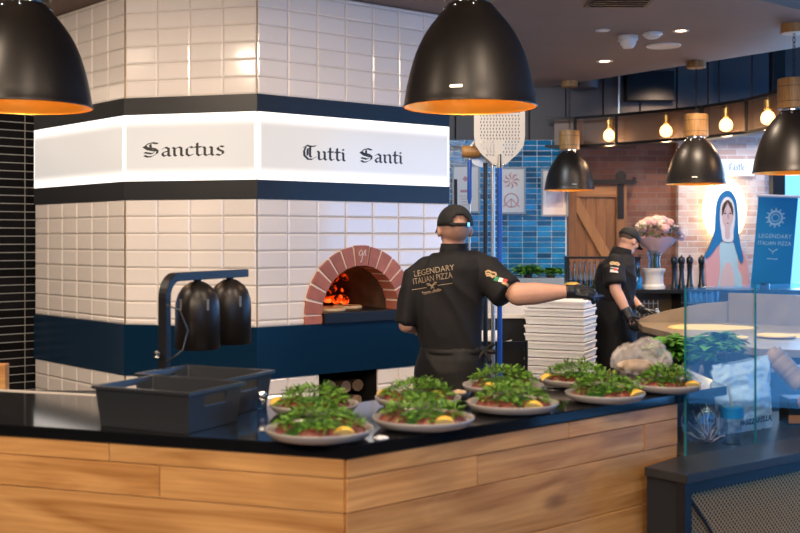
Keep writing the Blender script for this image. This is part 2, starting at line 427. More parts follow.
# ------------------------------------------------------------------ broad-nib blackletter
def hull(pts):
    pts = sorted(set((round(p[0],5), round(p[1],5)) for p in pts))
    def half(ps):
        h = []
        for p in ps:
            while len(h) > 1 and (h[-1][0]-h[-2][0])*(p[1]-h[-2][1])-(h[-1][1]-h[-2][1])*(p[0]-h[-2][0]) <= 0: h.pop()
            h.append(p)
        return h
    a = half(pts); b = half(pts[::-1]); return a[:-1]+b[:-1]
def minim(x): return [(x-.07,.90),(x+.03,.80),(x+.03,.16),(x+.14,.06)]
GL = {
 'i': (.34, [minim(.1), [(.08,1.22),(.16,1.14)]]),
 'n': (.78, [minim(.1), [(.13,.74),(.42,.94),(.56,.82),(.56,.16),(.67,.06)]]),
 'u': (.78, [minim(.1), minim(.53), [(.24,.06),(.55,.24)]]),
 'a': (.76, [[(.14,.78),(.32,.94),(.52,.80),(.52,.16),(.63,.06)], [(.50,.56),(.18,.44),(.13,.22),(.26,.06),(.50,.22)]]),
 'c': (.60, [[(.50,.84),(.36,.95),(.13,.76),(.13,.22),(.28,.05),(.50,.18)]]),
 'e': (.60, [[(.13,.45),(.46,.66),(.36,.95),(.13,.76),(.13,.22),(.28,.05),(.50,.18)]]),
 't': (.52, [[(.18,1.28),(.18,.22),(.30,.05),(.44,.15)], [(.02,.90),(.42,.90)]]),
 'l': (.34, [[(.06,1.42),(.14,1.34),(.14,.18),(.25,.06)]]),
 's': (.62, [[(.50,.86),(.34,.95),(.14,.78),(.20,.60),(.46,.42),(.48,.20),(.30,.05),(.08,.14)]]),
 'S': (1.10, [[(.92,1.32),(.60,1.42),(.28,1.30),(.14,1.10),(.24,.92),(.74,.82),(.92,.62),(.88,.34),(.55,.06),(.30,.02),(.08,.16)],
        [(.02,1.02),(.30,.76),(.80,.60)], [(.46,1.24),(.50,.70)], [(.10,.46),(.50,.34),(.66,.40)]]),
 'T': (1.02, [[(.06,1.22),(.26,1.42),(.60,1.34),(.92,1.42)], [(.20,1.26),(.08,.86),(.10,.40),(.36,.06),(.66,.06),(.92,.30)],
        [(.52,1.30),(.50,.40),(.60,.28)], [(.34,1.1),(.32,.45)]]),
 'C': (.92, [[(.80,1.22),(.56,1.40),(.22,1.20),(.10,.80),(.14,.34),(.42,.04),(.80,.26)], [(.46,1.20),(.44,.30)]]),
 ' ': (.9, [])}
def blackletter(txt, xh, total=None):
    ang = math.radians(42); w = .088; t = .020
    ax = (math.cos(ang), math.sin(ang)); ay = (-ax[1], ax[0])
    polys = []; x = 0
    for ch in txt:
        adv, st = GL[ch]
        for s in st:
            for p, q in zip(s, s[1:]):
                pts = [(x+c[0]+sa*ax[0]*w+sb*ay[0]*t, c[1]+sa*ax[1]*w+sb*ay[1]*t) for c in (p, q) for sa in (-1,1) for sb in (-1,1)]
                polys.append(hull(pts))
        x += adv
    k = xh; kx = (total/x) if total else k
    mb = MB()
    for i, h in enumerate(polys):
        z = .0008+.00003*(i % 9)
        mb.rings([[Vector((a*kx, b*k, 0)) for a, b in h], [Vector((a*kx, b*k, z)) for a, b in h]])
    return mb
rnd = random.Random(7)
# ================================================================== SETTING
S = 1.246
ZC = 3.438
A_ = Vector((-2.055, 8.249, 0)); B_ = Vector((-1.037, 7.974, 0))
L_ = A_+Vector((-.676, .737, 0)).normalized()*1.558
dR = Vector((.788, .616, 0)).normalized(); R_ = B_+dR*1.818
mb = MB(); mb.box((0, 5, -.05), (16, 22, .1)); struct(mb.build('floor', 'floor'))
# main ceiling slab and the higher ceiling beyond it
mb = MB(); mb.prism([(-8,-5),(-2.2,4.4),(2.74,8.47),(3.23,8.87),(4.39,9.82),(3.85,10.6),(1.70,13.55),(-8,13.55)][::1], ZC, ZC+.12)
struct(mb.build('ceiling', 'ceiling'))
mb = MB(); mb.box((0, 5.2, 4.25), (16, 21.6, .1)); struct(mb.build('ceiling', 'ceil_hi'))

def tiles(mb, P, d, n, width, z0, z1, tw, th, gap=.004, depth=.012, bev=.012, top=False, u0=0, rows=None):
    # stack-bonded bevelled tiles on a facet: P start, d along, n outwards
    P = Vector(P); k = 0
    nc = int(math.ceil((width-1e-6)/tw))
    zs = []
    if top:
        z = z1
        while z > z0+.01: zs.append((max(z-th, z0), z)); z -= th
    else:
        z = z0
        while z < z1-.01: zs.append((z, min(z+th, z1))); z += th
    for za, zb in zs:
        for c in range(nc):
            ua = c*tw+gap/2; ub = min((c+1)*tw, width)-gap/2; a = za+gap/2; b = zb-gap/2
            if ub-ua < .02 or b-a < .01: continue
            be = min(bev, (ub-ua)/3, (b-a)/3)
            def pt(u, z, o): return P+d*(u+u0)+n*o+Vector((0,0,z))
            o0 = .001; o1 = depth*.45; o2 = depth
            vs = [pt(ua,a,o0),pt(ub,a,o0),pt(ub,b,o0),pt(ua,b,o0), pt(ua,a,o1),pt(ub,a,o1),pt(ub,b,o1),pt(ua,b,o1),
                  pt(ua+be,a+be,o2),pt(ub-be,a+be,o2),pt(ub-be,b-be,o2),pt(ua+be,b-be,o2)]
            mb.add(vs, [(3,2,1,0),(0,1,5,4),(1,2,6,5),(2,3,7,6),(3,0,4,7),(4,5,9,8),(5,6,10,9),(6,7,11,10),(7,4,8,11),(8,9,10,11)])
    return mb

# left wall, long black glazed tiles
wd = Vector((.75,.66,0)).normalized(); wn = Vector((wd.y,-wd.x,0)); w0 = Vector((-3.43, 9.97, 0))
mb = MB(); p0 = w0-wd*3.2; p1 = w0+wd*5.2
mb.slab([p0, p1, p1+Vector((0,0,ZC+.6)), p0+Vector((0,0,ZC+.6))], -wn*.12)
wl = struct(mb.build('wall_left', 'pale_grout'))
mb = MB(); tiles(mb, w0-wd*1.47, wd, wn, 2.4, 0, ZC-.002, .30, .0735, gap=.008, depth=.008, bev=.004, top=False)
mb.build('wall_tiles', 'black_tile', wl)
# back wall, tile given a deep blue base colour, with dark boarding above
YB = 13.4
zt = W(500,140,YB).z; zb = W(500,277,YB).z
mb = MB(); mb.box((.95, YB+.08, (zt)/2), (2.16, .14, zt)); wb = struct(mb.build('wall_back', 'bright_grout'))
mb = MB(); tiles(mb, (-.1, YB+.01, 0), Vector((1,0,0)), Vector((0,-1,0)), 2.12, 0.02, zt, .177, .0655, gap=.006, depth=.007, bev=.003, top=True)
mb.build('wall_tiles', 'blue_tile', wb)
mb = MB()
for i in range(9):
    x0 = -.2+i*.45
    mb.box((x0+.2, YB+.06, (zt+4.2)/2), (.43, .1, 4.2-zt))
mb.box((1.7, YB+.13, (zt+4.2)/2), (4.2, .06, 4.2-zt))
mb.build('wall_boarding', 'panel_dark', wb)
mb = MB(); mb.box((2.045, YB+.37, 1.95), (.03, .72, 3.9)); struct(mb.build('trim_1', 'panel_dark'))
# brick wall, whitewashed brick wall
YK = 14.1
mb = MB(); mb.box((3.4, YK+.02, 3.62), (2.8, .22, 1.2)); struct(mb.build('trim_5', 'ceil_hi'))
mb = MB(); mb.box((2.79, YK+.06, 1.51), (1.5, .12, 3.02)); struct(mb.build('wall_brick', 'brick'))
xw = (676-400)/F*YK
mb = MB(); mb.box(((xw+4.78)/2, YK, 1.51), (4.78-xw, .24, 3.02)); struct(mb.build('wall_whitewashed', 'brick_white'))
# window bay at the far right of the back wall
mb = MB(); mb.box((6.2, YK+.1, .35), (2.9, .12, .7)); mb.box((6.2, YK+.1, 3.6), (2.9, .12, 1.2))
mb.build('wall_window_side', 'panel_dark')
struct(bpy.data.objects['wall_window_side'])
def window(name, P, d, width, z0, z1, n):
    P = Vector(P); d = Vector(d); nn = Vector((-d.y, d.x, 0)); fr = MB(); up = Vector((0,0,1))
    for i in range(n+1):
        q = P+d*(width*i/n); fr.slab([q-d*.03+up*z0, q+d*.03+up*z0, q+d*.03+up*z1, q-d*.03+up*z1], nn*.07)
    for z in (z0, z1-.07):
        fr.slab([P+up*z, P+d*width+up*z, P+d*width+up*(z+.07), P+up*(z+.07)], nn*.07)
    o = struct(fr.build(name, 'black_metal'))
    g = MB(); q = P+nn*.03; g.slab([q+up*z0, q+d*width+up*z0, q+d*width+up*z1, q+up*z1], nn*.006)
    g.build('pane', 'winglass', o)
M['winglass'] = glassy('winglass', (.97,.98,1), .02)
window('window_1', (4.86, YK+.02, 0), (1,0,0), 2.9, .7, 3.0, 3)
# right wall with a long window front, wall behind the camera, far left wall
XR = 7.6
WINS = [(3.3,4.6), (5.7,8.3), (10.4,13.2)]
mb = MB(); mb.box((XR+.06, 5, .02), (.12, 19, .04)); mb.box((XR+.06, 5, 3.7), (.12, 19, 1.0))
ys = [-4.5]+[v for w_ in WINS for v in w_]+[14.5]
for a, b in zip(ys[::2], ys[1::2]): mb.box((XR+.06, (a+b)/2, 1.62), (.12, b-a, 3.16))
struct(mb.build('wall_right', 'panel_dark'))
for i, (a, b) in enumerate(WINS): window(f'window_{i+2}', (XR, a, 0), (0,1,0), b-a, .04, 3.2, max(1, round((b-a)/1.4)))
mb = MB(); mb.box((-3.4, -4.6, 2.1), (9.2, .12, 4.2)); mb.box((7.1, -4.6, 2.1), (1.2, .12, 4.2)); mb.box((3.85, -4.6, .2), (5.3, .12, .4)); mb.box((3.85, -4.6, 3.7), (5.3, .12, 1.0)); struct(mb.build('wall_front', 'panel_dark'))
window('window_5', (1.2, -4.6, 0), (1,0,0), 5.3, .4, 3.2, 4)
mb = MB(); mb.box((-7.9, 1.5, 2.1), (.12, 12.2, 4.2)); struct(mb.build('wall_far_left', 'panel_dark'))
# black column beside the banner
mb = MB(); c = W(777, 200, 13.6); mb.box((c.x, 13.6, 2.1), (.15, .15, 4.2)); struct(mb.build('trim_2', 'black_metal'))
# light strip window seen under the hanging frame: soffit over the whitewashed wall
mb = MB(); mb.box((4.2, 13.6, 3.02), (1.35, .7, .05)); struct(mb.build('trim_3', 'white_plastic'))

# ================================================================== PIZZA OVEN
oven = thing('pizza_oven', 'large white-tiled faceted pizza oven with terracotta brick arch mouth', 'pizza oven', (-.9, 9.6, 0))
core_poly = [L_, A_, B_, R_, Vector((.33, 10.55, 0)), Vector((-2.2, 10.7, 0))]
mb = MB(); mb.prism(core_poly, 0, ZC-.004)
core = mb.build('body', 'grout', oven)
nR = Vector((dR.y, -dR.x, 0))
uc, rin, rout, zc0, zleg = .916, .367, .519, .951, 1.019
def archpts(r, zbot, n=24):
    pts = [(uc-r, zbot)]+[(uc-r*math.cos(PI*i/n), zleg+r*math.sin(PI*i/n)) for i in range(n+1)]+[(uc+r, zbot)]
    return pts
def fp(u, z, o): return B_+dR*u+nR*o+Vector((0,0,z))
def cutter(kind, d0, d1, r=.44):
    m_ = MB()
    if kind == 'arch': loop = archpts(r, zc0-.0005)
    else: loop = [(.53,.02),(1.086,.02),(1.086,.574),(.53,.574)]
    m_.rings([[fp(u, z, d0) for u, z in loop], [fp(u, z, -d1) for u, z in loop]])
    return m_.build('cut', 'grout')
boolean(core, [cutter('arch', .1, 1.15, rin+.02), cutter('box', .1, .75)])
core.data.materials.clear(); core.data.materials.append(M['grout'])
dM = (B_-A_).normalized(); nM = Vector((dM.y,-dM.x,0)); dL = (A_-L_).normalized(); nL = Vector((dL.y,-dL.x,0))
ZT0, ZT1, ZB0, ZB1 = 2.645, 2.518, 2.023, 1.886
TH = .127
fac = [(L_, dL, nL, (A_-L_).length, 6), (A_, dM, nM, (B_-A_).length, 4), (B_, dR, nR, 1.818, 7)]
for k, (P, d, n, w, c) in enumerate(fac):
    for za, zb_, tp_ in ((ZT0, ZC-.006, False), (.951, ZB1, True), (.02, .574, True)):
        mb = MB(); tiles(mb, P, d, n, w, za, zb_, w/c, TH, top=tp_)
        if k == 2 and za < .5:
            mb = MB(); tiles(mb, P, d, n, w/c*3, za, zb_, w/c, TH, top=tp_); o = mb.build('tile_cladding', 'white_tile', oven); boolean(o, [cutter('box', .1, .05)])
            o.data.materials.clear(); o.data.materials.append(M['white_tile'])
            mb = MB(); tiles(mb, P, d, n, w/c*4, za, zb_, w/c, TH, top=tp_, u0=w/c*3)
        o = mb.build('tile_cladding', 'white_tile', oven)
        if k == 2 and za < 2: boolean(o, [cutter('arch', .1, .05, .46) if za > .5 else cutter('box', .1, .05)])
        o.data.materials.clear(); o.data.materials.append(M['white_tile'])
def bandring(z0, z1, off, m, name, par):
    inn = [L_, A_, B_, R_]; ns = [nL, (nL+nM).normalized(), (nM+nR).normalized(), nR]; k = [1, 1/((nL+nM).normalized().dot(nM)), 1/((nM+nR).normalized().dot(nM)), 1]
    outp = [p+n*off*s for p, n, s in zip(inn, ns, k)]; base = [p+n*.0005 for p, n in zip(inn, ns)]
    m_ = MB(); poly = outp+base[::-1]; m_.prism(poly, z0, z1); return m_.build(name, m, par)
bandring(ZT1, ZT0, .02, 'trim', 'black_band', oven)
bandring(ZB1, ZB0, .02, 'trim', 'black_band', oven)
bandring(.574, .951, .022, 'navy', 'blue_sheen_band', oven)
# brass corner beads on the tile edges
mb = MB()
for p, n in ((A_, (nL+nM).normalized()), (B_, (nM+nR).normalized())):
    for z0, z1 in ((ZT0, ZC-.01), (.951, ZB1), (.02,.574)):
        mb = MB(); mb.tube([p+n*.012+Vector((0,0,z0)), p+n*.012+Vector((0,0,z1))], .004, 6); mb.build('corner_bead', 'brass', oven)
# arch bricks
mb = MB(); N_ = 13
def wedge(mb, a0, a1, key=False):
    g = .010/ rout; a0 += g; a1 -= g; o = .034 if not key else .042
    ro = rout+(.0 if not key else .006)
    pts = []
    sub = 3
    for i in range(sub+1):
        a = a0+(a1-a0)*i/sub; pts.append((uc-ro*math.cos(a), zleg+ro*math.sin(a)))
    for i in range(sub+1):
        a = a1-(a1-a0)*i/sub; pts.append((uc-rin*math.cos(a), zleg+rin*math.sin(a)))
    mb.rings([[fp(u, z, -.14) for u, z in pts], [fp(u, z, o) for u, z in pts]])
cuts = [-.0]; 
keyw = .15; side = (PI/2-keyw/1.0)/6
for i in range(6):
    wedge(mb, i*side, (i+1)*side); wedge(mb, PI-(i+1)*side, PI-i*side)
wedge(mb, PI/2-keyw, PI/2+keyw, True)
for s in (-1, 1):
    a = uc+s*rin; b = uc+s*rout; a, b = min(a,b), max(a,b)
    lo = [(a,.953),(b,.953),(b,zleg-.004),(a,zleg-.004)]
    mb.rings([[fp(u, z, -.14) for u, z in lo], [fp(u, z, .034) for u, z in lo]])
arch = mb.build('brick_arch', 'terracotta', oven, bevel=.003)
mb = MB(); po = archpts(rout-.003, .951, 30); pi_ = archpts(rin+.003, .951, 30)
for i in range(len(po)-1):
    q = [po[i], po[i+1], pi_[i+1], pi_[i]]
    mb.rings([[fp(u, z, -.13) for u, z in q], [fp(u, z, .024) for u, z in q]])
mb.build('arch_mortar', 'mortar', oven)
# monogram on the key brick
mb = MB()
for s in ([(-.03,.03),(-.01,.045),(.0,.02),(-.02,-.0),(-.035,.01),(-.03,.03)], [(0,.03),(-.005,-.03),(-.02,-.05)], [(.008,.0),(.02,.04),(.03,.045),(.025,.0),(.035,.005)]):
    mb.tube([fp(uc+x, zleg+.445+z, .043) for x, z in s], .0022, 5)
mb.build('monogram', 'paper', arch)
# chamber: vault lining and floor
mb = MB(); lp = archpts(rin+.012, .96, 24)
for i in range(6):
    pass
rings_ = [[fp(uc+(u-uc)*k, z, o) for u, z in lp] for k, o in ((1,-.02),(1,-.3),(1.0,-.7),(1,-1.1))]
mb.rings(rings_, cap=False, closed=False)
pl = archpts(rin+.012, .96, 24); mb.add([fp(u, z, -1.1) for u, z in pl], [tuple(range(len(pl)))])
mb.build('chamber_lining', 'chamber', oven)
mb = MB(); lo = [(uc-rin+.004,.953),(uc+rin-.004,.953),(uc+rin-.004,1.035),(uc-rin+.004,1.035)]
mb.rings([[fp(u, z, -1.09) for u, z in lo], [fp(u, z, .06) for u, z in lo]])
mb.build('hearth_slab', 'stone_dark', oven, bevel=.004)
# pale scorched stones standing inside on the right
# embers
mb = MB(); r2 = random.Random(3)
for i in range(34):
    u = uc+.0+r2.random()*.31; z = 1.06+r2.random()*.23; o = -.56-r2.random()*.22
    mb.sphere(fp(u, z, o), (.03+r2.random()*.03, .03, .022+r2.random()*.02), 8, 6, Matrix.Rotation(r2.random()*6, 3, 'Y'))
e = blob(mb, 'burning_embers', 'ember', None, .012, 1, .006, 20)
tag(e, 'heap of glowing red embers burning inside the oven mouth', 'embers', kind='stuff')
ZH = 1.036
def pizza(u, o, r, lab):
    c = fp(u, ZH, o); t = thing('pizza', lab, 'pizza', c, r2.random()*6, None)
    m_ = MB(); prof = [(.001,.0),(r*.98,0),(r,.01),(r*.97,.022),(r*.9,.024),(r*.84,.013),(.001,.012)]
    m_.lathe(prof, n=28); m_.build('crust', 'dough', t, smooth=True, local=True)
    m_ = MB(); m_.lathe([(.001,.0135),(r*.8,.0135),(r*.83,.015),(r*.8,.018),(.001,.019)], n=24); m_.build('topping', 'topping', t, smooth=True, local=True)
pizza(uc-.19, -.14, .13, 'pale pizza baking just inside the left of the oven mouth')
pizza(uc+.10, -.30, .12, 'browned pizza baking deeper in the middle of the oven')
# firewood niche
mb = MB(); lo0 = [(.534,.022),(1.082,.022),(1.082,.570),(.534,.570)]
mb.rings([[fp(u, z, -.001) for u, z in lo0], [fp(u, z, -.74) for u, z in lo0]], cap=False)
mb.add([fp(u, z, -.735) for u, z in lo0], [(0,1,2,3)]); mb.build('log_niche', 'stone_dark', oven)
k = 0
names = {0: 'bottom', 1: 'second', 2: 'third', 3: 'top'}
cols = ['left', 'middle left', 'middle right', 'right']
for row in range(4):
    for cidx in range(4):
        u = .61+cidx*.13+(.02 if row % 2 else -.01); z = .078+row*.118; r = .052+r2.random()*.006
        t = thing('firewood_log', f'split firewood log in the niche under the oven, {names[row]} row, {cols[cidx]}', 'firewood', fp(u, z-r, -.30), group='firewood logs under the oven')
        m_ = MB(); pts = []
        nn = 9; js = [r*(.85+.25*r2.random()) for _ in range(nn)]; 
        for o in (-.12-.06*r2.random(), -.60):
            pts.append([fp(u+js[j]*math.cos(2*PI*j/nn), z+js[j]*.93*math.sin(2*PI*j/nn), o) for j in range(nn)])
        m_.rings(pts, cap=False); m_.build('bark', 'bark', t)
        m_ = MB(); m_.add([p+nR*.001 for p in pts[0]], [tuple(range(nn))]); m_.build('cut_end', 'logend', t)

# light box with lettering
lb = thing('light_box', 'white backlit sign band wrapped around the oven reading Sanctus and Tutti Santi', 'sign', (-1.2, 8.6, ZB0))
eps = .003
for P, d, n, w, c in fac:
    a = P+n*.001; q = P+d*w+n*.001; ex = .006
    # own local frame so that the edge glow follows the panel
    mb = MB(); wz = ZT1-ZB0
    mb.box((w/2, 0, wz/2), (w-.004, .016, wz-.002))
    o = mb.build('panel', 'lightbox', None, local=True)
    o.matrix_basis = lb.matrix_basis.inverted()@(Matrix.Translation(P+n*.012+Vector((0,0,ZB0)))@Matrix.Rotation(math.atan2(d.y, d.x), 4, 'Z')); o.parent = lb
def facet_u(P, d, px):
    k = (px-400)/F; return (k*P.y-P.x)/(d.x-k*d.y)
def letters(txt, P, d, n, px0, px1, py_base, xh, name):
    u0 = facet_u(P, d, px0); u1 = facet_u(P, d, px1); q = P+d*u0; z = CZ-(py_base-HY)/F*q.y
    m_ = blackletter(txt, xh, u1-u0); place_flat(m_, q+n*.0205+Vector((0,0,z)), d, (0,0,1)); 
    return m_.build(name, 'ink', lb)
letters('Sanctus', A_, dM, nM, 144.5, 226.5, 157.5, .075, 'lettering')
letters('Tutti', B_, dR, nR, 301.5, 344.5, 159.6, .075, 'lettering')
letters('Santi', B_, dR, nR, 358.5, 401.5, 162.2, .075, 'lettering')

# ================================================================== COUNTER
H = 1.05
Cc = Vector((-.142, 2.9, 0)); d1 = Vector((-.948,.319,0)).normalized(); n1 = Vector((.319,.948,0)).normalized()
d2 = Vector((.752,.659,0)).normalized(); n2 = Vector((-.659,.752,0)).normalized()
inner = Vector((-.276, 3.567, 0))
top_poly = [Cc+d1*1.75, Cc, Vector((1.216,4.09,0)), Vector((1.205,4.86,0)), inner, Vector((-.56,3.655,0)), Vector((-.60,4.0,0)), Vector((-1.0,4.0,0)), Vector((-1.06,3.83,0)), Cc+d1*1.75+n1*.59]
mb = MB(); mb.prism(top_poly, H-.034, H)
ct = tag(mb.build('worktop', 'granite', bevel=.003), 'long polished black worktop bent at a corner over the wooden counter', 'worktop')
mb = MB(); a = Cc+d1*1.75+n1*.592; b = Vector((-1.06,3.832,0))
mb.slab([a+Vector((0,0,H-.03)), b+Vector((0,0,H-.03)), b+Vector((0,0,H+.004)), a+Vector((0,0,H+.004))], n1*.012)
mb.build('back_edging', 'edge_white', ct)
base = thing('counter_base', 'oak-planked bar counter base running across the foreground', 'counter', Cc)
ins = .014
def inset_corner(): 
    # intersection of the two inset lines
    a = Cc+n1*ins; b = Cc+n2*ins
    den = d1.x*d2.y-d1.y*d2.x; t = ((b.x-a.x)*d2.y-(b.y-a.y)*d2.x)/den; return a+d1*t
Ci = inset_corner()
wend = 1.492
core2 = [Ci+d1*1.7+n1*.012, Ci+(n1+n2).normalized()*.014, Ci+d2*wend+n2*.012, Ci+d2*wend+n2*.46, inner-(n1+n2).normalized()*.09, Ci+d1*1.7+n1*.46]
mb = MB(); mb.prism(core2, 0, H-.036); mb.build('carcass', 'black_metal', base)
zsb = [H-.036, .962, .870, .690, .50, .31, .12, .0]
r3 = random.Random(11)
def planks(P, d, n, length, ends, name, flip):
    # own local x axis along the run, so the grain follows it
    m_ = MB()
    for i in range(len(zsb)-1):
        z1, z0 = zsb[i], zsb[i+1]
        cuts = [0]+[c for c in ends[i] if c < length]+[length]
        for a, b in zip(cuts, cuts[1:]):
            g = .0012; y = -.006-.004*r3.random()
            s = -1 if flip else 1
            m_.box((s*(a+b)/2, (.012+y)/2, (z0+z1)/2), (b-a-g*2, .012-y, z1-z0-g*2))
    o = m_.build(name, 'oak', None, local=True, bevel=.0015)
    ang = math.atan2(d.y, d.x) + (PI if flip else 0)
    o.matrix_basis = base.matrix_basis.inverted()@(Matrix.Translation(P)@Matrix.Rotation(ang, 4, 'Z')); o.parent = base
    return o
e1 = [[.72, 1.5], [.83*.67, 1.4], [1.1], [.4, 1.3], [.8], [.5, 1.2], [1.0]]
e2 = [[.9], [.49, 1.3], [1.6], [.7], [.3, 1.1], [.8], [.5]]
planks(Ci, d1, n1, 1.7, e1, 'front_planks', True)
planks(Ci, d2, n2, wend, e2, 'front_planks', False)

# ------------------------------------------------------------------ low cabinet with gold mesh front
ZK = .83
KA = Vector((.932,3.574,0)); kd = Vector((.806,.592,0)).normalized(); kn = Vector((kd.y,-kd.x,0))
KB = Vector((.822,3.70,0)); KC = Ci+d2*(wend)-n2*.012; KD = KC+n2*.40+d2*.02; KE = KD+kd*1.9; KF = KA+kd*2.1
cab = thing('metal_cabinet', 'low black metal cabinet with gold perforated mesh front', 'cabinet', KA)
mb = MB(); mb.prism([KA-kn*-.0, KB, KC+d2*.012, KD, KE, KF], ZK-.03, ZK); mb.build('cabinet_top', 'cab_top', cab, bevel=.002)
KA2 = KA-kn*.012+kd*.01
mb = MB(); mb.prism([KA-kn*.05+kd*.01, KB+kd*.012, KC+kd*.03, KD+kd*.03, KE-kn*.01, KF-kn*.05], .0, ZK-.031); mb.build('cabinet_body', 'matte_black', cab)
mb = MB()
def kp(u, z, o): return KA+kd*u+kn*(o-.012)+Vector((0,0,z))
def kbar(u0, u1, z0, z1, o0=-.035, o1=0): mb.rings([[kp(u0,z0,o0),kp(u1,z0,o0),kp(u1,z1,o0),kp(u0,z1,o0)],[kp(u0,z0,o1),kp(u1,z0,o1),kp(u1,z1,o1),kp(u0,z1,o1)]])
kbar(.005, .04, .02, ZK-.032); kbar(.04, 2.05, ZK-.068, ZK-.032); kbar(.04,2.05,.02,.08)
mb.build('front_frame', 'cab_blue', cab)
# mesh: woven gold wires as a lattice of diagonal strips
mb = MB(); step = .019; u0, u1, z0, z1 = .04, .72, .50, ZK-.068
Hh = z1-z0
i = 0; u = u0-Hh
while u < u1:
    for sgn in (1, -1):
        a0 = u; a1 = u+Hh
        ta = max(0, (u0-a0)/Hh); tb = min(1, (u1-a0)/Hh)
        if tb-ta > .02:
            def q(t): return (a0+Hh*t, (z0+Hh*t) if sgn == 1 else (z1-Hh*t))
            (ua, za), (ub, zb_) = q(ta), q(tb); w_ = .0027
            dz = (zb_-za); 
            pts = [(ua-w_, za), (ua+w_, za), (ub+w_, zb_), (ub-w_, zb_)]
            o = -.018+(.0012 if sgn == 1 else 0)
            mb.rings([[kp(x, z, o) for x, z in pts], [kp(x, z, o+.001) for x, z in pts]])
    u += step
mb.build('wire_mesh', 'mesh_gold', cab)
mb = MB()
def strip(ua, za, ub, zb_, w_, o): mb.rings([[kp(ua-w_,za,o),kp(ua+w_,za,o),kp(ub+w_,zb_,o),kp(ub-w_,zb_,o)],[kp(ua-w_,za,o+.006),kp(ua+w_,za,o+.006),kp(ub+w_,zb_,o+.006),kp(ub-w_,zb_,o+.006)]])
strip(.042, ZK-.085, .20, .56, .006, -.012); mb.build('diagonal_brace', 'black_metal', cab)
mb = MB(); mb.rings([[kp(.04,.08,-.037),kp(.72,.08,-.037),kp(.72,z1,-.037),kp(.04,z1,-.037)],[kp(.04,.08,-.036),kp(.72,.08,-.036),kp(.72,z1,-.036),kp(.04,z1,-.036)]]); mb.build('mesh_backing', 'matte_black', cab)

# ------------------------------------------------------------------ glass screens
GA = Vector((1.005,3.885,0)); gd = Vector((.537,.38,0)).normalized(); gn = Vector((gd.y,-gd.x,0))
def screen(u0, u1, z1, lab):
    t = thing('glass_screen', lab, 'glass screen', GA+gd*u0+Vector((0,0,ZK)), group=None)
    m_ = MB(); up = Vector((0,0,1)); a = GA+gd*u0; b = GA+gd*u1
    m_.slab([a+up*(ZK+.001), b+up*(ZK+.001), b+up*z1, a+up*z1], gn*.008); m_.build('pane', 'glass', t)
    m_ = MB(); m_.slab([a-gd*.0018+up*(ZK+.001), a+up*(ZK+.001), a+up*z1, a-gd*.0018+up*z1], gn*.009); m_.build('polished_edge', 'glass_edge', t)
screen(0, .385, 1.425, 'clear glass screen beside the worktop end, left pane')
screen(.392, 1.5, 1.425, 'clear glass screen on the black cabinet, right pane')
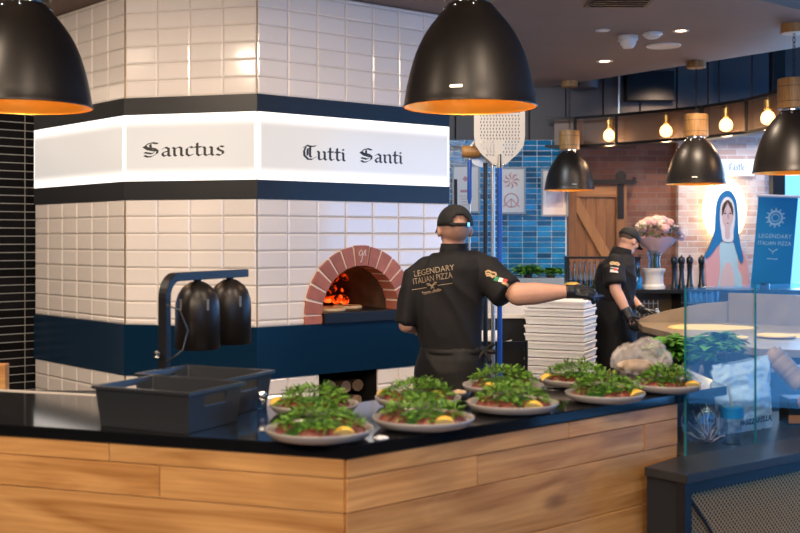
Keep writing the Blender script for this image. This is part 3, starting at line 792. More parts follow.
# ================================================================== PENDANT LAMPS
ZR = 2.16
def dome_lamp(px, Y, D, label, light=10):
    x = (px-400)/F*Y; s = D/.574
    t = thing('pendant_lamp', label, 'lamp', (x, Y, ZR), rnd.random()*.6, 'black dome pendant lamps')
    out = [(.287,0),(.2885,.004),(.284,.012),(.279,.05),(.272,.09),(.262,.135),(.25,.18),(.236,.225),(.218,.268),(.196,.31),(.168,.352),(.135,.393),(.11,.42),(.098,.437),(.09,.443)]
    m_ = MB(); m_.lathe([(r*s, z*s) for r, z in out], n=64); m_.lathe([(.09*s,.443*s),(.001,.446*s)], n=64)
    sh = m_.build('shade', 'shade_black', t, smooth=True, local=True)
    m_ = MB(); m_.lathe([((r-.004)*s, z*s+.0005) for r, z in out[:-1]]+[(.001,.434*s)], n=64); m_.build('gold_lining', 'shade_gold', t, smooth=True, local=True)
    m_ = MB()
    for a in (0, PI*.5, PI, PI*1.5, PI*.25, PI*1.25): m_.sphere((.108*s*math.cos(a), .108*s*math.sin(a), .424*s), .008*s, 8, 6)
    m_.lathe([(.08*s,.443*s),(.08*s,.462*s),(.001,.462*s)], n=24); m_.build('collar', 'chrome', t, smooth='auto', local=True)
    # small maker's plaque without readable writing
    m_ = MB(); a = -PI/2-.35; m_.box((.286*s*math.cos(a), .286*s*math.sin(a), .055*s), (.004, .05*s, .010*s), rz=a); m_.build('plaque', 'steel', t, local=True)
    zb0, zb1 = .458*s, .675*s
    m_ = MB(); m_.lathe([(.001,zb0),(.108*s,zb0),(.114*s,zb0+.006),(.114*s,zb1-.006),(.108*s,zb1),(.001,zb1)], n=40); nk = m_.build('wooden_neck', 'neck_wood', t, smooth='auto', local=True)
    m_ = MB()
    for z in (zb0+.05*s, zb1-.06*s): m_.lathe([(.1138*s,z-.002),(.1155*s,z-.002),(.1155*s,z+.002),(.1138*s,z+.002)], n=40)
    m_.build('neck_ring', 'black_metal', nk, local=True)
    zc = ZC-ZR
    m_ = MB(); z = zb1; i = 0
    while z < zc-.06:     # chain links
        e = .022*s; pts = []
        for j in range(9):
            a = 2*PI*j/8; u = .011*s*math.cos(a); w = (e*.85)*math.sin(a)
            pts.append((u, 0, z+e+w) if i % 2 == 0 else (0, u, z+e+w))
        m_.tube(pts, .0028*s, 5, cap=False); z += e*1.45; i += 1
    m_.build('chain', 'black_metal', t, local=True)
    m_ = MB(); m_.lathe([(.001,zc-.065*s),(.088*s,zc-.065*s),(.092*s,zc-.06*s),(.092*s,zc),(.001,zc)], n=36); m_.build('ceiling_cup', 'neck_wood', t, smooth='auto', local=True)
    m_ = MB(); m_.sphere((0,0,.28*s), (.045*s,.045*s,.055*s), 16, 10); m_.lathe([(.001,.33*s),(.022*s,.33*s),(.022*s,.43*s),(.001,.43*s)], n=16)
    m_.build('bulb', 'bulb', t, smooth=True, local=True)
    ld = bpy.data.lights.new('lamp_light', 'SPOT'); ld.energy = light; ld.color = (1,.62,.32); ld.shadow_soft_size = .05; ld.spot_size = math.radians(150); ld.spot_blend = .5
    lo = bpy.data.objects.new('lamp_light', ld); COL.objects.link(lo); lo.parent = t; lo.location = (0,0,.2*s)
    return t
dome_lamp(24, 4.72, .574, 'big black dome pendant lamp at the top left, in front of the white tiles', 11)
dome_lamp(470, 4.72, .574, 'big black dome pendant lamp hanging at the top centre, nearest the camera', 11)
dome_lamp(569.5, 12.9, .593, 'smallest black dome pendant lamp, beside the blue tiled wall')
dome_lamp(696, 11.45, .617, 'black dome pendant lamp in front of the brick wall, above the bouquet')
dome_lamp(794, 9.47, .69, 'black dome pendant lamp at the right edge, above the blue banner')

# ceiling fixtures
def onceil(px, py): return W(px, py, F*(ZC-CZ)/(HY-py))
def downlight(px, py, r, lab, on=True):
    c = onceil(px, py); t = thing('downlight', lab, 'ceiling light', (c.x, c.y, ZC), group='recessed ceiling downlights')
    m_ = MB(); m_.lathe([(r*.62,-.001),(r*.95,-.008),(r,-.006),(r,-.0005),(r*.62,-.0005)], n=28); m_.build('ring', 'white_plastic', t, smooth=True, local=True)
    m_ = MB(); m_.lathe([(.001,-.004),(r*.62,-.004)], n=24); m_.build('lens', 'down' if on else 'paper', t, local=True)
downlight(602.5, 30, .065, 'recessed round downlight left of the smoke detector', False)
downlight(681, 30.5, .075, 'lit recessed downlight right of the smoke detectors')
downlight(604.5, 61, .085, 'lit recessed downlight left of the lamp chain, lowest in view')
def detector(px, py, r, h, lab, name='smoke_detector', cat='smoke detector'):
    c = onceil(px, py); t = thing(name, lab, cat, (c.x, c.y, ZC))
    m_ = MB(); m_.lathe([(.001,0),(r,0),(r,-h*.35),(r*.98,-h*.4),(.001,-h*.4)], n=28); m_.build('mount', 'white_plastic', t, smooth='auto', local=True)
    m_ = MB(); m_.lathe([(r*.8,-h*.4),(r*.78,-h*.7),(r*.5,-h),(.001,-h*1.02)], n=28); m_.build('sensor_head', 'white_plastic', t, smooth='auto', local=True)
detector(628, 36, .09, .11, 'white domed smoke detector, leftmost on the ceiling')
detector(652.5, 33, .09, .05, 'flat white smoke detector behind the domed one')
c = onceil(663.5, 45.5); t = thing('speaker_grille', 'wide round white ceiling speaker grille', 'ceiling speaker', (c.x, c.y, ZC))
m_ = MB(); m_.lathe([(.14,-.002),(.155,-.012),(.165,-.006),(.165,-.0005)], n=36); m_.build('ring', 'white_plastic', t, smooth=True, local=True)
m_ = MB()
for k in range(1, 9): m_.lathe([(.016*k-.006,-.006),(.016*k+.006,-.006),(.016*k+.006,-.003),(.016*k-.006,-.003)], n=30)
m_.build('grille', 'white_plastic', t, local=True)
c = onceil(620, 1); m_ = MB(); 
for k in range(6): m_.box((c.x, c.y-.22+k*.07, ZC-.012), (.42, .03, .02))
m_.box((c.x, c.y-.05, ZC-.004), (.5, .5, .006)); tag(m_.build('ceiling_vent', 'black_metal'), 'dark square ceiling vent at the top edge of view', 'ceiling vent')
# dark box and duct beyond the ceiling edge
c = W(655, 93, 13.0); m_ = MB(); m_.box((c.x, 13.4, c.z+.12), (.58, .35, .36), 0); tag(m_.build('air_vent', 'black_metal', bevel=.01), 'dark square air vent box hung beyond the ceiling edge', 'air vent')
c = W(585, 109, 13.2); t = thing('ceiling_spotlight', 'round pale recessed ceiling lamp beyond the ceiling edge, unlit', 'ceiling light', (c.x, 13.25, 3.40))
m_ = MB(); m_.lathe([(.001,0),(.16,0),(.17,.02),(.17,.85),(.001,.85)], n=28); m_.build('housing', 'panel_dark', t, smooth='auto', local=True)

# hanging metal frame with filament bulbs
path = [W(545,119,13.16), W(575,115.5,13.12), W(616,110,12.8), W(702,101,12.0), W(746,94,11.4), W(800,82,10.4), W(850,70,9.6)]
ft, fb = 3.045, 2.68
fr = thing('hanging_frame', 'long dark metal frame hung from the ceiling, holding filament bulbs', 'hanging frame', (path[3].x, path[3].y, fb))
P2 = [Vector((p.x, p.y, 0)) for p in path]
def railbox(mb, a, b, z0, z1, th=.03):
    d = (b-a).normalized(); n_ = Vector((-d.y, d.x, 0))*th/2
    mb.prism([a-n_, b-n_, b+n_, a+n_], z0, z1)
m_ = MB(); 
for a, b in zip(P2, P2[1:]): railbox(m_, a, b, ft-.03, ft)
m_.build('top_rail', 'black_metal', fr)
m_ = MB()
for a, b in zip(P2, P2[1:]): railbox(m_, a, b, fb, fb+.03)
m_.build('bottom_rail', 'black_metal', fr)
for p in P2[1:6]:
    m_ = MB(); m_.box((p.x, p.y, (ft+fb)/2), (.035, .035, ft-fb)); m_.build('upright', 'black_metal', fr)
bk = Vector((.55,.62,0)).normalized()*.2
m_ = MB()
for a, b in zip(P2, P2[1:]): railbox(m_, a+bk, b+bk, fb+.01, ft, .012)
m_.build('back_panel', 'backpanel', fr) if 'backpanel' in M else None
M['backpanel'] = mat('backpanel', (.17,.125,.105), .5, metal=.1)
m_ = MB()
for a, b in zip(P2, P2[1:]): railbox(m_, a+bk, b+bk, fb+.01, ft, .012)
m_.build('back_panel', 'backpanel', fr)
m_ = MB()
for a, b in zip(P2, P2[1:]): m_.prism([a, b, b+bk, a+bk], fb, fb+.012)
m_.build('shelf_board', 'black_metal', fr)
def on_path(px):
    k = (px-400)/F
    for a, b in zip(P2, P2[1:]):
        d = b-a; den = d.x-k*d.y
        t = (k*a.y-a.x)/den
        if 0 <= t <= 1: return a+d*t
for i, (px, s) in enumerate(((609, .95), (666, 1), (726, 1.02), (768, 1.02))):
    q = on_path(px)+bk*.45; q.x = (px-400)/F*q.y
    t = thing('filament_bulb', 'glowing round filament bulb in a brass holder, ' + ('first from the left', 'second from the left', 'third from the left', 'rightmost')[i], 'light bulb', (q.x, q.y, ft-.02), group='filament bulbs in the hanging frame')
    m_ = MB(); m_.tube([(0,0,.02),(0,0,-.06)], .006, 6); m_.lathe([(.001,-.03),(.03*s,-.03),(.042*s,-.04),(.042*s,-.13),(.030*s,-.145),(.001,-.145)], n=20); m_.build('brass_holder', 'brass', t, smooth='auto', local=True)
    m_ = MB(); m_.lathe([(.022*s,-.135),(.026*s,-.150),(.052*s,-.170),(.066*s,-.20),(.070*s,-.225),(.062*s,-.262),(.035*s,-.285),(.001,-.292)], n=24); m_.build('glass_globe', 'bulb', t, smooth=True, local=True)
    m_ = MB(); m_.tube([(.02*math.cos(a*1.3), .02*math.sin(a*1.3), -.19-.012*(a % 2)*2-.001*a) for a in range(9)], .006, 5); m_.build('filament', 'bulbhot', t, local=True)
    ld = bpy.data.lights.new('bulb_light', 'POINT'); ld.energy = 9; ld.color = (1,.6,.3); ld.shadow_soft_size = .07
    lo = bpy.data.objects.new('bulb_light', ld); COL.objects.link(lo); lo.parent = t; lo.location = (0,-.0,-.36)
for i, px in enumerate((619, 708, 719, 752, 773)):
    q = on_path(px); m_ = MB(); m_.tube([(q.x,q.y,ft-.01),(q.x,q.y,4.2)], .009 if i else .012, 6); m_.build('hanging_rod', 'black_metal' if i else 'steel', fr)

# ================================================================== PLATES OF SALAD
def leaf(mb, base, d, up, L, w, lobes=True):
    s_ = d.cross(up).normalized(); up = s_.cross(d).normalized()
    pr = [(0,.06),(.25,.10),(.38,.42),(.48,.16),(.62,.5),(.74,.22),(.86,.42),(1.0,.04)] if lobes else [(0,.05),(.2,.45),(.45,.62),(.7,.5),(.88,.25),(1,.02)]
    vs = []; fs = []
    for i, (a, b) in enumerate(pr):
        c = base+d*(L*a)-up*(L*.32*a*a)
        vs += [c-s_*w*b+up*w*b*.25, c, c+s_*w*b+up*w*b*.25]
        if i: k = 3*i; fs += [(k-3,k-2,k+1,k),(k-2,k-1,k+2,k+1)]
    mb.add(vs, fs)
def rv(r, s=1): return Vector((r.uniform(-s,s), r.uniform(-s,s), r.uniform(-s,s)))
plates = []
def plate(px, py, s, lemon, lab, seed, mound=1.0, dy=0, ham=1):
    r = random.Random(seed); zr = H+.03
    c = onz(px, py, zr); c = Vector((c.x, c.y+dy, H)); R = .149*s
    p = thing('plate', 'light grey round plate '+lab, 'plate', c, group='salad plates lined up on the worktop')
    m_ = MB(); m_.lathe([(.001,.002),(R*.60,.001),(R*.64,.0005),(R*.70,.003),(R*.90,.010),(R*.985,.024),(R,.031),(R*.99,.033),(R*.965,.031),(R*.93,.019),(R*.85,.012),(R*.6,.007),(.001,.007)], n=56)
    o = m_.build('dish', 'plate', p, smooth=True, local=True)
    g = thing('rocket_salad', 'rocket leaves over ham on plate '+lab, 'salad', c+Vector((0,0,.012)), group='rocket salads')
    m_ = MB()
    for i in range(int(15*ham)):        # folded slices of ham around the rim of the heap
        a = r.random()*2*PI; rr = R*(.52+.16*r.random()); q = Vector((rr*math.cos(a), rr*math.sin(a), .004)); rad = R*(.15+.07*r.random()); n = 12; ph = r.random()*6; rings = []
        for k_, (f, zz) in enumerate(((.05,.022),(.45,.026),(.8,.016),(1,.003))):
            rings.append([q+Vector((rad*f*math.cos(2*PI*j/n)*1.2, rad*f*math.sin(2*PI*j/n), zz+.007*math.sin(3*2*PI*j/n+ph)*f)) for j in range(n)])
        m_.rings(rings, cap=False)
    m_.build('cured_ham', 'ham', g, smooth=True, local=True)
    m_ = MB(); m_.lathe([(.001,.034*mound),(R*.25,.032*mound),(R*.45,.024*mound),(R*.62,.012),(R*.74,-.002)], n=20); m_.build('salad_bed', 'leaf_dark', g, smooth=True, local=True)
    m_ = MB()
    for i in range(560):
        a = r.random()*2*PI; f = math.sqrt(r.random())*.74; rr = R*f
        z = (.050*mound)*(1-(f/.86)**2.4)+.004+r.random()*.010
        q = Vector((rr*math.cos(a), rr*math.sin(a)*.98, z))
        d = Vector((math.cos(a), math.sin(a), .35+r.random()*.7))*.7+rv(r, .9); d.z = abs(d.z)*.55+.05; d.normalize()
        leaf(m_, q, d, (Vector((0,0,1))+rv(r, .5)).normalized(), .017+r.random()*.018, .006+r.random()*.005)
    m_.build('leaves', 'leaf', g, local=True)
    for k_, (ang, dist) in enumerate(lemon):
        a = math.radians(ang); q = c+Vector((math.cos(a)*R*dist, math.sin(a)*R*dist, .020))
        l = thing('lemon_wedge', ('lemon wedge at front rim of plate ' if math.sin(a) < 0 else 'lemon wedge at back rim of plate ')+lab.replace('behind the plate nearest the corner','behind the corner-most plate'), 'lemon', q, a+.6+r.random()*.5, 'lemon wedges on the plates')
        n = 14; rad = .026; sg = [[],[]]
        m_ = MB(); half = .42
        rows = []
        for i in range(n+1):
            t = PI*i/n; x = -rad*1.15*math.cos(t); h = rad*math.sin(t)+.0006
            rows.append([Vector((x, h*math.sin(b)*1.0, .004+h*math.cos(b))) for b in [half*2*(j/5-.5)*1.7 for j in range(6)]])
        for i in range(n): 
            pass
        m_.rings(rows, cap=False, closed=False); m_.build('rind', 'lemon', l, smooth=True, local=True)
        m_ = MB(); vs = []; fs = []
        for side in (0, 5):
            loop = [rw[side]*.985 for rw in rows]; o_ = len(vs); vs += loop+[Vector((0,0,.003))]; fs += [(o_+i, o_+i+1, o_+len(loop)) for i in range(n)]
        m_.add(vs, fs); m_.build('flesh', 'lemonflesh', l, local=True)
plate(319.5, 428, 1.0, [(-52,.78)], 'nearest the corner of the worktop', 1, 1.25)
plate(423.5, 417, 1.0, [(-62,.80)], 'second from the corner in the front row', 2, 1.15)
plate(512.5, 402, .98, [(-62,.80)], 'third from the corner in the front row', 3, 1.15)
plate(605, 392.5, .90, [(-35,.84)], 'fourth from the corner in the front row', 4, 1.2)
plate(667, 383.5, .82, [(-45,.84)], 'at the right end of the worktop', 5, 1.2)
plate(314, 403.5, .94, [(178,.82)], 'behind the plate nearest the corner', 6, 1.15)
plate(418, 397, .95, [(155,.84),(20,.5)], 'behind the second front plate', 7, 1.15)
plate(503, 384.5, .97, [(-120,.72)], 'behind the third front plate', 8, 1.3)
plate(578, 378, .95, [(190,.84)], 'behind the fourth front plate', 9, 1.2)

# small things between the plates
def dark_bowl(px, py, r_, lab, dy=0):
    c = onz(px, py, H+.02); c = Vector((c.x, c.y, H)); t = thing('sauce_bowl', lab, 'bowl', c)
    m_ = MB(); m_.lathe([(.001,.001),(r_*.6,.001),(r_*.9,.02),(r_,.035),(r_*.96,.035),(r_*.85,.02),(.001,.006)], n=32); m_.build('bowl', 'black_plastic', t, smooth=True, local=True)
    m_ = MB(); rr = random.Random(5)
    for i in range(16):
        a = rr.random()*2*PI; q = rr.random()*r_*.55
        m_.sphere((q*math.cos(a), q*math.sin(a), .02+rr.random()*.014), (.014,.01,.008), 8, 6, Matrix.Rotation(rr.random()*3, 3, 'Z'))
    m_.build('shells', 'dough', t, smooth=True, local=True)
dark_bowl(458, 396, .045, 'small dark bowl of nuts between the back plates')
def tongs(px, py, ang, L, lab):
    c = onz(px, py, H); t = thing('serving_tongs', lab, 'tongs', c, math.radians(ang))
    for s in (-1, 1):
        m_ = MB(); m_.rings([[Vector((x, s*(.004+.012*(1-abs(x)/L*1.0))+dy, .004+dz)) for dy, dz in ((-.005,0),(.005,0),(.005,.004),(-.005,.004))] for x in [L*(i/6-.5) for i in range(7)]]); m_.build('arm', 'steel' , t, local=True)
    m_ = MB(); m_.box((L*.5,0,.010),(.05,.034,.016)); m_.build('grip', 'black_plastic', t, local=True, bevel=.003)
tongs(470, 402.5, -20, .14, 'steel serving tongs with black grip, between the front plates')
tongs(557, 388, -15, .12, 'steel tongs with black grip, left of the fourth front plate')
# spilled salt-white crumpled napkin on the edge
c = onz(381, 441, H); m_ = MB(); m_.sphere((c.x, c.y+.01, H+.006), (.022,.012,.006), 12, 8); o = blob(m_, 'paper_scrap', 'paper', None, .003, 1, .002, 90); tag(o, 'small white paper scrap at the worktop edge beside the first plate', 'paper')
# shiny chrome cruet left of the plates
c = onz(262, 411, H); t = thing('salt_shaker', 'small glass and chrome shaker left of the salad plates', 'shaker', (c.x, c.y, H))
m_ = MB(); m_.lathe([(.001,0),(.014,0),(.016,.01),(.013,.045),(.001,.045)], n=16); m_.build('jar', 'bottle_glass', t, smooth=True, local=True)
m_ = MB(); m_.lathe([(.014,.045),(.015,.05),(.012,.062),(.001,.066)], n=16); m_.build('lid', 'chrome', t, smooth=True, local=True)

# ================================================================== BLACK BASKETS AND HEAT LAMP
def bin_(o, lab):
    ax = Vector((.896,-.443,0)).normalized(); t = thing('plastic_basket', lab, 'basket', o, math.atan2(ax.y, ax.x), 'black plastic baskets on the worktop')
    w, d, h, th = .34, .262, .118, .006; tp = .012
    def rect(x0,x1,y0,y1,z): return [Vector((x0,y0,z)),Vector((x1,y0,z)),Vector((x1,y1,z)),Vector((x0,y1,z))]
    m_ = MB()
    ro = [rect(tp,w-tp,tp,d-tp,.0), rect(0,w,0,d,h)]
    ri = [rect(tp+th,w-tp-th,tp+th,d-tp-th,.006), rect(th,w-th,th,d-th,h)]
    m_.rings([ro[0], ro[1], ri[1], ri[0]], cap=True)
    body = m_.build('body', 'black_plastic', t, local=True)
    cut = MB(); cut.box((w, d/2, h*.72), (.12, .10, .028)); co = cut.build('cut', 'grout', t, local=True)
    cut = MB(); cut.box((0, d/2, h*.72), (.12, .10, .028)); co2 = cut.build('cut', 'grout', t, local=True)
    boolean(body, [co, co2]); body.data.materials.clear(); body.data.materials.append(M['black_plastic'])
    md = body.modifiers.new('b','BEVEL'); md.width = .002; md.segments = 2; md.limit_method='ANGLE'; bake(body)
    m_ = MB(); e = .007
    m_.rings([rect(-e,w+e,-e,d+e,h-.008), rect(-e,w+e,-e,d+e,h+.001), rect(th,w-th,th,d-th,h+.001), rect(th,w-th,th,d-th,h-.008)], cap=False)
    m_.build('rim', 'black_plastic', t, local=True)
    return t
B1 = Vector((-.893, 3.215, H)); bin_(B1, 'black plastic basket with handle holes, nearer one at the worktop edge')
bin_(Vector((-.838, 3.505, H)), 'black plastic basket with handle holes, farther one under the heat lamps')
hp = Vector((-.822, 3.80, 0)); hd = Vector((.38,.92,0)).normalized(); hs = Vector((hd.y,-hd.x,0))
hl = thing('heat_lamp', 'black double heat lamp with two bell shades on a curved arm', 'heat lamp', (hp.x, hp.y, H))
m_ = MB(); zt_ = 1.478; rad = .085; pts = [(0, H+.008)]
for i in range(9): 
    a = PI-PI/2*i/8; pts.append((rad+rad*math.cos(a), zt_-rad+rad*math.sin(a)))
pts.append((.56, zt_)); th = .030; w_ = .017
rings_ = []
for i, (u, z) in enumerate(pts):
    if i == 0: n_ = (-1, 0)
    elif i == len(pts)-1: n_ = (0, 1)
    else:
        a = PI-PI/2*(i-1)/8; n_ = (math.cos(a), math.sin(a))
    q = hp+hd*u+Vector((0,0,z)); nn_ = hd*n_[0]+Vector((0,0,n_[1]))
    rings_.append([q-hs*w_, q+hs*w_, q+hs*w_-nn_*th, q-hs*w_-nn_*th])
m_.rings(rings_); m_.build('curved_arm', 'black_metal', hl, bevel=.002)
m_ = MB(); m_.prism([hp-hs*.13-hd*.05, hp+hs*.10-hd*.05, hp+hs*.10+hd*.17, hp-hs*.13+hd*.17], H+.0005, H+.010); m_.build('base_plate', 'black_metal', hl, bevel=.002)
for k_, u in enumerate((.222, .447)):
    q = hp+hd*u; m_ = MB(); zb_ = 1.196; r_ = .081; hh = .245
    m_.lathe([(r_-.004,0),(r_,.002),(r_,.145),(r_*.97,.17),(r_*.86,.20),(r_*.66,.225),(r_*.4,.24),(.02,.246)], c=(q.x,q.y,zb_), n=40)
    m_.lathe([(r_-.004,0),(r_-.006,.14),(r_*.8,.19),(.001,.23)], c=(q.x,q.y,zb_), n=40)
    sh = m_.build('bell_shade', 'shade_black', hl, smooth=True)
    m_ = MB(); m_.tube([(q.x,q.y,zb_+.24),(q.x,q.y,zt_-.028)], .014, 12); m_.build('shade_stem', 'black_metal', sh)
    for a in (-.6, -1.9, -3.2, 1.2): 
        m_ = MB(); b = math.radians(-90)+a+1.25; m_.rings([[Vector((q.x+(r_+o)*math.cos(b+da), q.y+(r_+o)*math.sin(b+da), zb_+z)) for da, z in ((-.05,.145),(.05,.145),(.05,.185),(-.05,.185))] for o in (-.002,.0012)]); m_.build('cooling_slot', 'steel', sh)
m_ = MB(); a0 = hp+hs*w_; m_.tube([a0+hd*.0+Vector((0,0,1.37)), a0+hs*.035+hd*.03+Vector((0,0,1.35)), a0+hs*.055+hd*.05+Vector((0,0,1.28)), a0+hs*.04+hd*.04+Vector((0,0,1.21)), a0+Vector((0,0,1.17))], .0035, 6); m_.build('power_cord', 'black_plastic', hl, smooth=True)
m_ = MB(); m_.lathe([(.001,0),(.012,0),(.012,.008),(.001,.01)], c=(0,0,0), n=14, mtx=Matrix.Rotation(PI/2,3,'X')); m_.v = [p+hp-Vector((.012,.02,-1.20)) for p in m_.v]; m_.build('knob', 'chrome', hl)

# wooden chair back / post glimpsed at the far left behind the worktop
c = W(2, 374, 4.6); m_ = MB(); m_.box((c.x-.02, 4.6, .5375), (.085, .05, 1.075)); 
wp = tag(m_.build('wooden_post', 'oak', bevel=.004), 'orange-brown wooden post end at the left edge behind the worktop', 'wooden post')
wp.location.z = 0
# metal scoop on a low prep bench behind the left counter
m_ = MB(); m_.box((-1.75, 4.95, .44), (.9, .5, .88)); pb = tag(m_.build('prep_bench', 'black_metal', bevel=.004), 'low black prep bench behind the left end of the worktop', 'bench')
# ================================================================== PIZZA PEELS
YP = 7.2
def pw(px, py, Y=YP): return W(px, py, Y)
peel = thing('pizza_peel', 'upright perforated metal pizza peel with a bright blue handle', 'pizza peel', (pw(499,0).x, YP, 0))
hx, hz0, hz1 = pw(499.5,0).x, pw(0,168).z, 2.56
cx = hx
outl = []
hw = 25.5*YP/F
for x, z in ((-.10,0),(-.35,.05),(-.72,.12),(-.95,.19),(-1,.27),(-1,.55),(-.97,.60),(.97,.60),(1,.55),(1,.27),(.95,.19),(.72,.12),(.35,.05),(.10,0)):
    outl.append((cx+x*hw, hz0+z*.78))
m_ = MB(); m_.rings([[Vector((x, YP-.003, z)) for x, z in outl], [Vector((x, YP+.003, z)) for x, z in outl]])
blade = m_.build('blade', 'cast', peel)
cut = MB()
for i in range(15):
    for j in range(17):
        x = cx+(i-7)*.0205+(.005 if j % 2 else 0); z = hz0+.085+j*.0215
        dz = (z-hz0)
        lim = hw*(.38+min(.56, dz*3.0))
        if abs(x-cx) > lim-.02: continue
        if dz < .19 and abs(x-cx) < .024: continue
        cut.box((x, YP, z), (.007, .03, .0125))
boolean(blade, [cut.build('cut', 'grout')]); blade.data.materials.clear(); blade.data.materials.append(M['cast'])
m_ = MB(); m_.tube([(cx+.0, YP-.012, hz0+.09), (cx, YP-.012, hz0-.01)], [.011,.016], 10); m_.sphere((cx-.03,YP-.01,hz0+.02), .009, 8, 6); m_.sphere((cx+.03,YP-.01,hz0+.02), .009, 8, 6); m_.build('ferrule', 'chrome', peel, smooth='auto')
m_ = MB(); m_.tube([(cx, YP-.012, hz0), (cx, YP-.012, .12)], .0165, 12); m_.build('handle', 'blue_handle', peel, smooth='auto')
m_ = MB(); m_.tube([(cx, YP-.012, .12), (cx, YP-.012, .0)], .018, 12); m_.build('end_cap', 'black_plastic', peel, smooth='auto')
def pole(name, px, Y, r_, z1, m, lab, cat, extra=None):
    x = W(px,0,Y).x; t = thing(name, lab, cat, (x, Y, 0)); m_ = MB(); m_.tube([(x,Y,0),(x,Y,z1)], r_, 12); m_.build('pole', m, t, smooth='auto'); return t, x
t, x = pole('oven_rake', 493, 7.28, .014, 2.13, 'steel', 'steel-handled oven rake leaning upright beside the blue peel', 'oven rake')
m_ = MB(); m_.tube([(x,7.28,2.11),(x-.05,7.27,2.16)], .012, 8); m_.tube([(x-.05,7.27,2.16),(x-.13,7.27,2.22)], .016, 10); m_.build('rake_head', 'steel', t, smooth='auto')
t, x = pole('turning_peel', 485.5, 7.34, .0155, 2.10, 'cab_blue', 'dark navy pole of a turning peel between the chef and the rake', 'pizza peel')
m_ = MB(); m_.lathe([(.001,0),(.09,0),(.095,.004),(.001,.008)], n=30, mtx=Matrix.Rotation(PI/2,3,'X')); m_.v = [p+Vector((x-.02,7.36,2.17)) for p in m_.v]; m_.build('round_blade', 'steel', t)
# oven brush: wooden block head lying across the top, thin rod with blue grip
x = W(469.5,0,7.3).x; t = thing('oven_brush', 'oven brush with a rounded wooden head and a thin blue-gripped rod', 'brush', (x, 7.3, 0))
z0 = W(0,158,7.3).z; z1 = W(0,145,7.3).z
m_ = MB(); m_.tube([(W(462,0,7.3).x,7.3,(z0+z1)/2),(W(464,0,7.3).x,7.3,(z0+z1)/2),(W(480,0,7.3).x,7.3,(z0+z1)/2-.005)], [.034,.042,.036], 18); m_.build('wooden_head', 'neck_wood', t, smooth='auto')
m_ = MB(); m_.tube([(x,7.3,W(0,160,7.3).z),(x,7.3,W(0,166,7.3).z),(x,7.3,W(0,198,7.3).z),(x,7.3,W(0,204,7.3).z)], [.012,.0145,.0155,.007], 12); m_.build('grip', 'blue_handle', t, smooth='auto')
m_ = MB(); m_.tube([(x,7.3,z0+.02),(x,7.3,W(0,160,7.3).z)], .007, 8); m_.tube([(x,7.3,W(0,204,7.3).z),(x,7.3,0)], .006, 8); m_.build('rod', 'steel', t, smooth='auto')
# tool rack holding them
m_ = MB(); m_.box((.60, 7.42, .03), (.46,.30,.06)); m_.tube([(.38,7.50,.04),(.38,7.50,2.0)], .012, 8); m_.tube([(.86,7.50,.04),(.86,7.50,.9)], .012, 8); m_.box((.62,7.50,.88),(.5,.02,.03))
tag(m_.build('tool_rack', 'black_metal'), 'black floor rack holding the peels and rake', 'rack')

# ================================================================== PICTURES ON THE BLUE WALL
def picture(x0, x1, y0, y1, lab, pr, seed):
    a = W(x0,y0,YB); b = W(x1,y1,YB); w = b.x-a.x; h = a.z-b.z; cx_, cz_ = (a.x+b.x)/2, (a.z+b.z)/2
    t = thing('framed_picture', lab, 'picture', (cx_, YB-.02, b.z))
    m_ = MB(); f = .022
    for c, sz in (((cx_,YB-.012,a.z-f/2),(w,.035,f)),((cx_,YB-.012,b.z+f/2),(w,.035,f)),((a.x+f/2,YB-.012,cz_),(f,.035,h-2*f)),((b.x-f/2,YB-.012,cz_),(f,.035,h-2*f))): m_.box(c, sz)
    m_.build('frame', 'frame', t)
    m_ = MB(); m_.box((cx_, YB-.008, cz_), (w-2*f, .01, h-2*f)); mt = m_.build('mat_board', 'paper', t)
    r = random.Random(seed); m_ = MB(); y = YB-.0145
    if pr == 'lines':
        m_.box((cx_-.01, y, cz_+.12), (.05,.002,.05), mtx=Matrix.Rotation(.7,3,'Y')); m_.box((cx_, y, cz_-.03), (.14,.002,.03))
        for k in range(4): m_.box((cx_, y, cz_-.09-k*.035), (.16-.02*k,.002,.006))
    elif pr == 'petals':
        for k in range(8):
            a0 = k*PI/4; m_.tube([(cx_+.02*math.cos(a0), y, cz_+.12+.02*math.sin(a0)),(cx_+.07*math.cos(a0+.3), y, cz_+.12+.07*math.sin(a0+.3)),(cx_+.10*math.cos(a0), y, cz_+.12+.10*math.sin(a0))], [.004,.012,.004], 5)
        for k in range(12):
            a0 = k*PI/6; m_.tube([(cx_+.085*math.cos(a0), y, cz_-.12+.085*math.sin(a0)),(cx_+.085*math.cos(a0+PI/6), y, cz_-.12+.085*math.sin(a0+PI/6))], .007, 5)
        for k in range(3): m_.tube([(cx_-.1+.1*k, y, cz_-.2),(cx_, y, cz_-.1)], .006, 5)
    else:
        m_.box((cx_, y, cz_), (w*.62,.002,h*.62))
        m_.tube([(cx_-.03,y,cz_+.08),(cx_+.03,y,cz_+.08)], .01, 6)
    m_.build('print', {'lines':'print_red','petals':'print_red','pale':'print_pale'}[pr], mt)
picture(452, 480, 164.5, 213, 'white framed print with a red caption, leftmost on the blue tiles', 'lines', 1)
picture(497, 525.5, 167, 214, 'white framed print of red petal patterns, middle of three', 'petals', 2)
picture(541, 568, 169, 216.5, 'white framed pale print, rightmost beside the barn door', 'pale', 3)

